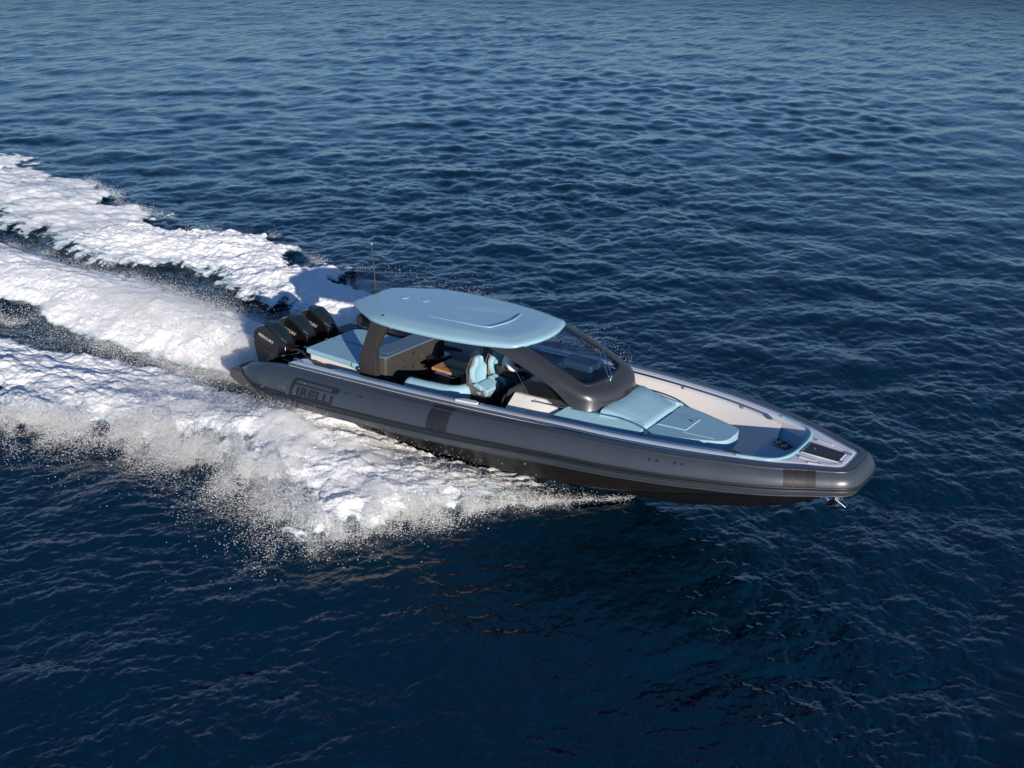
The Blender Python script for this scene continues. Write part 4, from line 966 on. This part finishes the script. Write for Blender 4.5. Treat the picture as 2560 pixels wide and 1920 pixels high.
# ------------------------------------------------------------------ foam
def foam_mat():
    m = bpy.data.materials.new('sea foam'); m.use_nodes = True; nt = m.node_tree; b = nt.nodes['Principled BSDF']; o = nt.nodes['Material Output']
    b.inputs['Base Color'].default_value = (0.87, 0.885, 0.90, 1); b.inputs['Roughness'].default_value = .7; b.inputs['Specular IOR Level'].default_value = .3
    tc = nt.nodes.new('ShaderNodeTexCoord'); at = nt.nodes.new('ShaderNodeAttribute'); at.attribute_name = 'cover'
    mp = nt.nodes.new('ShaderNodeMapping'); mp.inputs['Scale'].default_value = (.55, 1.2, 1.0); nt.links.new(tc.outputs['Object'], mp.inputs[0])
    n1 = nt.nodes.new('ShaderNodeTexNoise'); n1.inputs['Scale'].default_value = 5; n1.inputs['Detail'].default_value = 8; n1.inputs['Roughness'].default_value = .68
    n2 = nt.nodes.new('ShaderNodeTexNoise'); n2.inputs['Scale'].default_value = 30; n2.inputs['Detail'].default_value = 4
    nt.links.new(mp.outputs[0], n1.inputs['Vector']); nt.links.new(tc.outputs['Object'], n2.inputs['Vector'])
    a = nt.nodes.new('ShaderNodeMath'); a.operation = 'MULTIPLY_ADD'; a.inputs[1].default_value = .35; nt.links.new(n2.outputs[0], a.inputs[0]); nt.links.new(n1.outputs[0], a.inputs[2])
    s = nt.nodes.new('ShaderNodeMath'); s.operation = 'SUBTRACT'; nt.links.new(at.outputs['Fac'], s.inputs[0])
    sc = nt.nodes.new('ShaderNodeMapRange'); sc.inputs[1].default_value = .42; sc.inputs[2].default_value = .95; nt.links.new(a.outputs[0], sc.inputs[0])
    nt.links.new(sc.outputs[0], s.inputs[1])
    r = nt.nodes.new('ShaderNodeMapRange'); r.inputs[1].default_value = -.22; r.inputs[2].default_value = .20; r.interpolation_type = 'SMOOTHSTEP'; nt.links.new(s.outputs[0], r.inputs[0])
    a2 = nt.nodes.new('ShaderNodeAttribute'); a2.attribute_name = 'fine'
    n3 = nt.nodes.new('ShaderNodeTexNoise'); n3.inputs['Scale'].default_value = 16; n3.inputs['Detail'].default_value = 6; n3.inputs['Roughness'].default_value = .75
    m3 = nt.nodes.new('ShaderNodeMapping'); m3.inputs['Scale'].default_value = (.28, 1.7, 1); nt.links.new(tc.outputs['Object'], m3.inputs[0]); nt.links.new(m3.outputs[0], n3.inputs['Vector'])
    r3 = nt.nodes.new('ShaderNodeMapRange'); r3.inputs[1].default_value = .42; r3.inputs[2].default_value = .72; r3.inputs[4].default_value = .55; nt.links.new(n3.outputs[0], r3.inputs[0])
    q3 = nt.nodes.new('ShaderNodeMath'); q3.operation = 'MULTIPLY'; nt.links.new(r3.outputs[0], q3.inputs[0]); nt.links.new(a2.outputs['Fac'], q3.inputs[1])
    mxx_ = nt.nodes.new('ShaderNodeMath'); mxx_.operation = 'MAXIMUM'; nt.links.new(r.outputs[0], mxx_.inputs[0]); nt.links.new(q3.outputs[0], mxx_.inputs[1])
    cr = nt.nodes.new('ShaderNodeMapRange'); cr.inputs[1].default_value = -.05; cr.inputs[2].default_value = .55; nt.links.new(s.outputs[0], cr.inputs[0])
    cm = nt.nodes.new('ShaderNodeMix'); cm.data_type = 'RGBA'; cm.inputs[6].default_value = (.36, .50, .58, 1); cm.inputs[7].default_value = (.92, .93, .94, 1)
    nt.links.new(cr.outputs[0], cm.inputs[0]); nt.links.new(cm.outputs[2], b.inputs['Base Color'])
    t = nt.nodes.new('ShaderNodeBsdfTransparent'); x = nt.nodes.new('ShaderNodeMixShader')
    nt.links.new(mxx_.outputs[0], x.inputs[0]); nt.links.new(t.outputs[0], x.inputs[1]); nt.links.new(b.outputs[0], x.inputs[2]); nt.links.new(x.outputs[0], o.inputs[0])
    n4 = nt.nodes.new('ShaderNodeTexNoise'); n4.inputs['Scale'].default_value = 11; n4.inputs['Detail'].default_value = 9; n4.inputs['Roughness'].default_value = .78; nt.links.new(mp.outputs[0], n4.inputs['Vector'])
    ad = nt.nodes.new('ShaderNodeMath'); ad.operation = 'ADD'; nt.links.new(a.outputs[0], ad.inputs[0]); nt.links.new(n4.outputs[0], ad.inputs[1])
    bp = nt.nodes.new('ShaderNodeBump'); bp.inputs['Strength'].default_value = .8; bp.inputs['Distance'].default_value = .06
    nt.links.new(ad.outputs[0], bp.inputs['Height']); nt.links.new(bp.outputs[0], b.inputs['Normal'])
    return m
M_FOAM = foam_mat()
def foam_patch(xr, yr, s, name):
    xs = np.arange(xr[0], xr[1], s); ys = np.arange(yr[0], yr[1], s * .9); X, Y = np.meshgrid(xs, ys, indexing='ij')
    Z, DX, DY = sea_height(X, Y, np.full_like(X, s * 1.5))
    wh, fs, fc, ins, age = wake(X, Y)
    calm = 1 - .45 * ins
    flow = .20 * (X) * np.sign(Y)                   # lumps are drawn out along the flow
    U, V = X * .62, Y * 1.15 - flow * .6
    wx = (vnoise(X, Y, .5, 21, 3) - .5) * .35; wy = (vnoise(X, Y, .5, 22, 3) - .5) * .35
    b1 = 1 - cell(U + wx, V + wy, .55, 31); b2 = 1 - cell(U + wx, V + wy, .24, 32); b3 = 1 - cell(X + wx, Y + wy, .11, 33)
    f = np.maximum(fs, fc)
    O_, I2 = np.where(Y < 0, ip(SX_O, X), ip(PX_O, X)), np.where(Y < 0, ip(S_I, X), ip(P_I, X))
    t = np.clip((np.abs(Y) - I2) / np.maximum(O_ - I2, .3), 0, 1)       # 0 inner .. 1 outer
    lump = .10 * (b1 - .45) + (.075 * (b2 - .45) + .04 * (b3 - .45)) * (1 - .4 * fc) + .24 * (vnoise(X * .6, Y, .8, 23, 4) - .5)
    sw = smooth(-2.0, 1.0, X) * (1 - fc)
    pa, pb = X + .75 * np.abs(Y), np.abs(Y) - .75 * X            # pb runs along the thrown sheet
    lump = lump * (1 - .55 * sw) + sw * (.15 * (vnoise(pa, pb * .22, .45, 24, 5, .6) - .5) + .07 * (vnoise(pa, pb * .35, .14, 25, 3) - .5))
    lump = lump + .11 * (vnoise(X * .8, Y, .20, 26, 4, .7) - .5)
    s1, s2 = X + .35 * np.abs(Y), np.abs(Y)
    streak = vnoise(s1, s2 * .22, .16, 41, 4) * .6 + vnoise(s1, s2 * .4, .5, 42, 3) * .4
    aft = smooth(1, -4, X)
    port = (Y > 0)
    dis = np.where(port, smooth(.55, .0, t), smooth(.45, 1.0, t) * .9 + smooth(.25, 0, t) * .6) * aft     # where the band breaks up into streaks
    cover = f * 1.35 + (3.4 * (streak - .5) - .62) * dis * (1 - fc) * (f > .02) - .28 * (1 - fc) * age
    edge = 1 - smooth(.1, .85, f)
    cover = cover - 1.0 * edge * smooth(.42, .78, b2) * (f > .02) - .5 * edge * smooth(.45, .7, vnoise(X, Y, .35, 44, 4, .65))
    cover = cover - .45 * smooth(-6, -22, X) * smooth(.46, .66, vnoise(X * .55, Y, .8, 45, 5, .6)) * (1 - .6 * fc)
    cover = np.where(f > .02, cover, 0)
    head = smooth(5.6, 8.0, X)                      # the sheet is thin and grainy where it leaves the hull
    cover = cover - head * (.95 + 2.1 * (.5 - vnoise(pa, pb * .3, .22, 43, 4, .65)))
    fine = ins * smooth(.25, .65, vnoise(X * .5, Y, .9, 55, 4)) * (1 - .5 * age) * (.8 + .35 * smooth(-9, -3, X)) * smooth(9, 5, X)
    Zf = Z * calm + wh + .03 + np.maximum(lump * .85, -.03) * np.clip(f, 0, 1) * (1 - .25 * age)
    hull_in = (X > .3) & (X < 9.0) & (np.abs(Y) < np.interp(X, [0, 5, 6.5, 7.5, 9], [1.35, 1.3, .95, .6, .0]))
    keep = ((cover > .02) | (fine > .03)) & ~hull_in
    o = grid_obj(name, X + DX * calm, Y + DY * calm, Zf, M_FOAM, keep, {'cover': np.clip(cover, 0, 1.3), 'fine': np.clip(fine, 0, 1)})
    tag(o, kind='stuff'); return o
foam_patch((-12, 9.2), (-7.5, 8.6), .032, 'wake_foam')
foam_patch((-75, -11.95), (-16, 16), .085, 'wake_foam')

# ------------------------------------------------------------------ spray: loose drops
def drops(name, P, R, m):
    n = len(P); g = rng; T = np.array([(1, 1, 1), (1, -1, -1), (-1, 1, -1), (-1, -1, 1)], float) / 1.3
    F = np.array([(0, 2, 1), (0, 1, 3), (0, 3, 2), (1, 2, 3)])
    a = g.random(n) * 6.283; c, s = np.cos(a), np.sin(a)
    V = T[None] * R[:, None, None] * (.7 + .6 * g.random((n, 4, 1)))
    V = np.stack([V[..., 0] * c[:, None] - V[..., 1] * s[:, None], V[..., 0] * s[:, None] + V[..., 1] * c[:, None], V[..., 2]], -1)
    d = np.stack([-.55 - .3 * g.random(n), np.sign(P[:, 1]) * (.3 + .5 * g.random(n)), g.normal(.1, .45, n)], -1); d /= np.linalg.norm(d, axis=1, keepdims=True)
    V = V + d[:, None] * (V * d[:, None]).sum(-1, keepdims=True) * (.4 + 2.2 * g.random((n, 1, 1))) + P[:, None]
    q = (F[None] + 4 * np.arange(n)[:, None, None]).reshape(-1, 3)
    me = bpy.data.meshes.new(name); me.vertices.add(4 * n); me.vertices.foreach_set('co', V.astype(np.float32).ravel())
    me.loops.add(q.size); me.loops.foreach_set('vertex_index', q.ravel().astype(np.int32)); me.polygons.add(len(q)); me.polygons.foreach_set('loop_start', np.arange(0, q.size, 3, dtype=np.int32))
    me.update(calc_edges=True); me.polygons.foreach_set('use_smooth', np.ones(len(q), bool)); me.materials.append(m); o = bpy.data.objects.new(name, me); COL.objects.link(o); tag(o, kind='stuff'); return o
M_DROP = mat('spray drops', (.86, .88, .90), .35)
def jit(n): return rng.random(n)
Ps, Rs = [], []
def cloud(n, X, Y, zsc, rmin=.004, rmax=.014, z0=0.0, push=0):
    wh, fs, fc, ins, age = wake(X, Y)
    z = wh + z0 + rng.exponential(1, len(X)) * zsc
    Ps.append(np.c_[X, Y, z]); Rs.append(rmin + (rmax - rmin) * rng.random(len(X)) ** 2.5)
n = 600000                                         # outer fringe of both fans
x = rng.uniform(-3.0, 8.8, n); t = rng.random(n)
for s, T in ((-1, SX_O), (1, PX_O)):
    O = ip(T, x) + (vnoise(x, s * ip(T, x), 1.6, 5, 5) - .5) * 1.5 * smooth(9, 6, x)
    y = s * (O + (rng.exponential(.27, n) - .40) * (0.25 + .75 * smooth(8.6, 6, x)))
    dens = vnoise(x, y, .45, 77, 5, .65); k = (rng.random(n) < smooth(.30, .62, dens) * (.03 + .97 * smooth(8.3, 5.6, x)))
    cloud(n, x[k], y[k], .10 * smooth(9, 6.5, x[k]) + .02, .0016, .0056)
n = 130000                                         # over the sheet
x = rng.uniform(-2, 8.2, n); s = np.where(rng.random(n) < .62, -1, 1); O = np.where(s < 0, ip(SX_O, x), ip(PX_O, x)); a = np.interp(x, [0, 6, 8.6], [1.9, 1.3, .3])
k = rng.random(n) < .04 + .96 * smooth(7.8, 5.6, x); x, s, O, a = x[k], s[k], O[k], a[k]; n = len(x)
y = s * (a + .35 * smooth(0, 3, x) + (O - a - .3) * rng.random(n)); cloud(n, x, y, .10, .0018, .005)
n = 120000                                         # plume behind the engines
x = -rng.gamma(2.2, 2.0, n) - .1; x = x[x > -20]; C = ip(CW, x); y = rng.normal(0, .62, len(x)) * C; cloud(n, x, y, .12, .002, .006)
n = 90000                                          # ragged rims of the centre wake and the side bands
x = rng.uniform(-18, -1, n); w = rng.integers(0, 4, n)
y0 = np.choose(w, [ip(CW, x), -ip(CW, x), ip(PX_O, x), -ip(SX_O, x)]); y = y0 + (vnoise(x, y0, 1.6, 5, 5) - .5) * 1.2 + rng.normal(0, .14, n)
k = rng.random(n) < smooth(.4, .65, vnoise(x, y, .6, 78, 4)); cloud(n, x[k], y[k], .06, .002, .007)
P_ = np.concatenate(Ps); R__ = np.concatenate(Rs)
drops('spray', P_, R__, M_DROP)

# ------------------------------------------------------------------ mist: fine spray hanging over the sheet and behind the engines
M_MIST = bpy.data.materials.new('fine mist'); M_MIST.use_nodes = True; nt = M_MIST.node_tree; nt.nodes.clear()
mo = nt.nodes.new('ShaderNodeOutputMaterial'); mv = nt.nodes.new('ShaderNodeVolumePrincipled'); mv.inputs['Color'].default_value = (.999, .999, .999, 1)
mv.inputs['Density'].default_value = 5.5; mv.inputs['Anisotropy'].default_value = 0.0; nt.links.new(mv.outputs[0], mo.inputs['Volume'])
def mist(x0, x1, y0, y1, s, thick):
    xs = np.arange(x0, x1, s); ys = np.arange(y0, y1, s); X, Y = np.meshgrid(xs, ys, indexing='ij')
    T = thick(X, Y); wh, fs, fc, ins, age = wake(X, Y)
    B = wh - .05; U = np.where(T > .015, B + T, B)
    nu, nv = X.shape; idx = np.arange(nu * nv).reshape(nu, nv); thin = (T <= .015).ravel()
    top = np.arange(nu * nv) + nu * nv; top[thin] = np.arange(nu * nv)[thin]
    q = np.stack([idx[:-1, :-1], idx[1:, :-1], idx[1:, 1:], idx[:-1, 1:]], -1).reshape(-1, 4)
    q = q[~thin[q].all(1)]
    V = np.concatenate([np.c_[X.ravel(), Y.ravel(), B.ravel()], np.c_[X.ravel(), Y.ravel(), U.ravel()]])
    tri = np.concatenate([top[q][:, [0, 1, 2]], top[q][:, [0, 2, 3]], q[:, [0, 2, 1]], q[:, [0, 3, 2]]])
    me = bpy.data.meshes.new('spray_mist'); me.vertices.add(len(V)); me.vertices.foreach_set('co', V.astype(np.float32).ravel())
    me.loops.add(tri.size); me.loops.foreach_set('vertex_index', tri.ravel().astype(np.int32)); me.polygons.add(len(tri)); me.polygons.foreach_set('loop_start', np.arange(0, tri.size, 3, dtype=np.int32))
    me.update(calc_edges=True); me.materials.append(M_MIST); o = bpy.data.objects.new('spray_mist', me); COL.objects.link(o); tag(o, kind='stuff')
def th_centre(X, Y):
    n = vnoise(X, Y, 1.1, 61, 5); p = np.interp(X, [-14, -9, -4, -1.6, -.5, .1, .3], [0, .10, .20, .27, .26, .12, 0]); n2 = vnoise(X, Y, .35, 63, 3)
    return p * np.exp(-(Y / (ip(CW, X) * .85)) ** 2) * (-.15 + 1.4 * n + 1.3 * (n2 - .3)) - .03
def th_side(X, Y):
    A = np.abs(Y); O = np.where(Y < 0, ip(SX_O, X), ip(PX_O, X)); n = vnoise(X, Y, .8, 62, 5)
    a = np.interp(X, [0, 6, 8.6], [1.75, 1.2, .2]); t = (A - a) / np.maximum(O - a, .2)
    p = np.interp(X, [-3, 0, 3, 6, 8, 8.6], [0, .22, .34, .16, .0, 0]); return p * smooth(.02, .40, t) * smooth(1.3, .6, t) * (1.9 * n - .35 + .8 * (vnoise(X, Y, .25, 64, 3) - .5)) - .02
mist(-14, .6, -2.6, 2.6, .07, th_centre)
mist(-3, 8.8, -5.6, -.2, .07, th_side)
mist(-3, 8.8, .2, 5.6, .07, th_side)
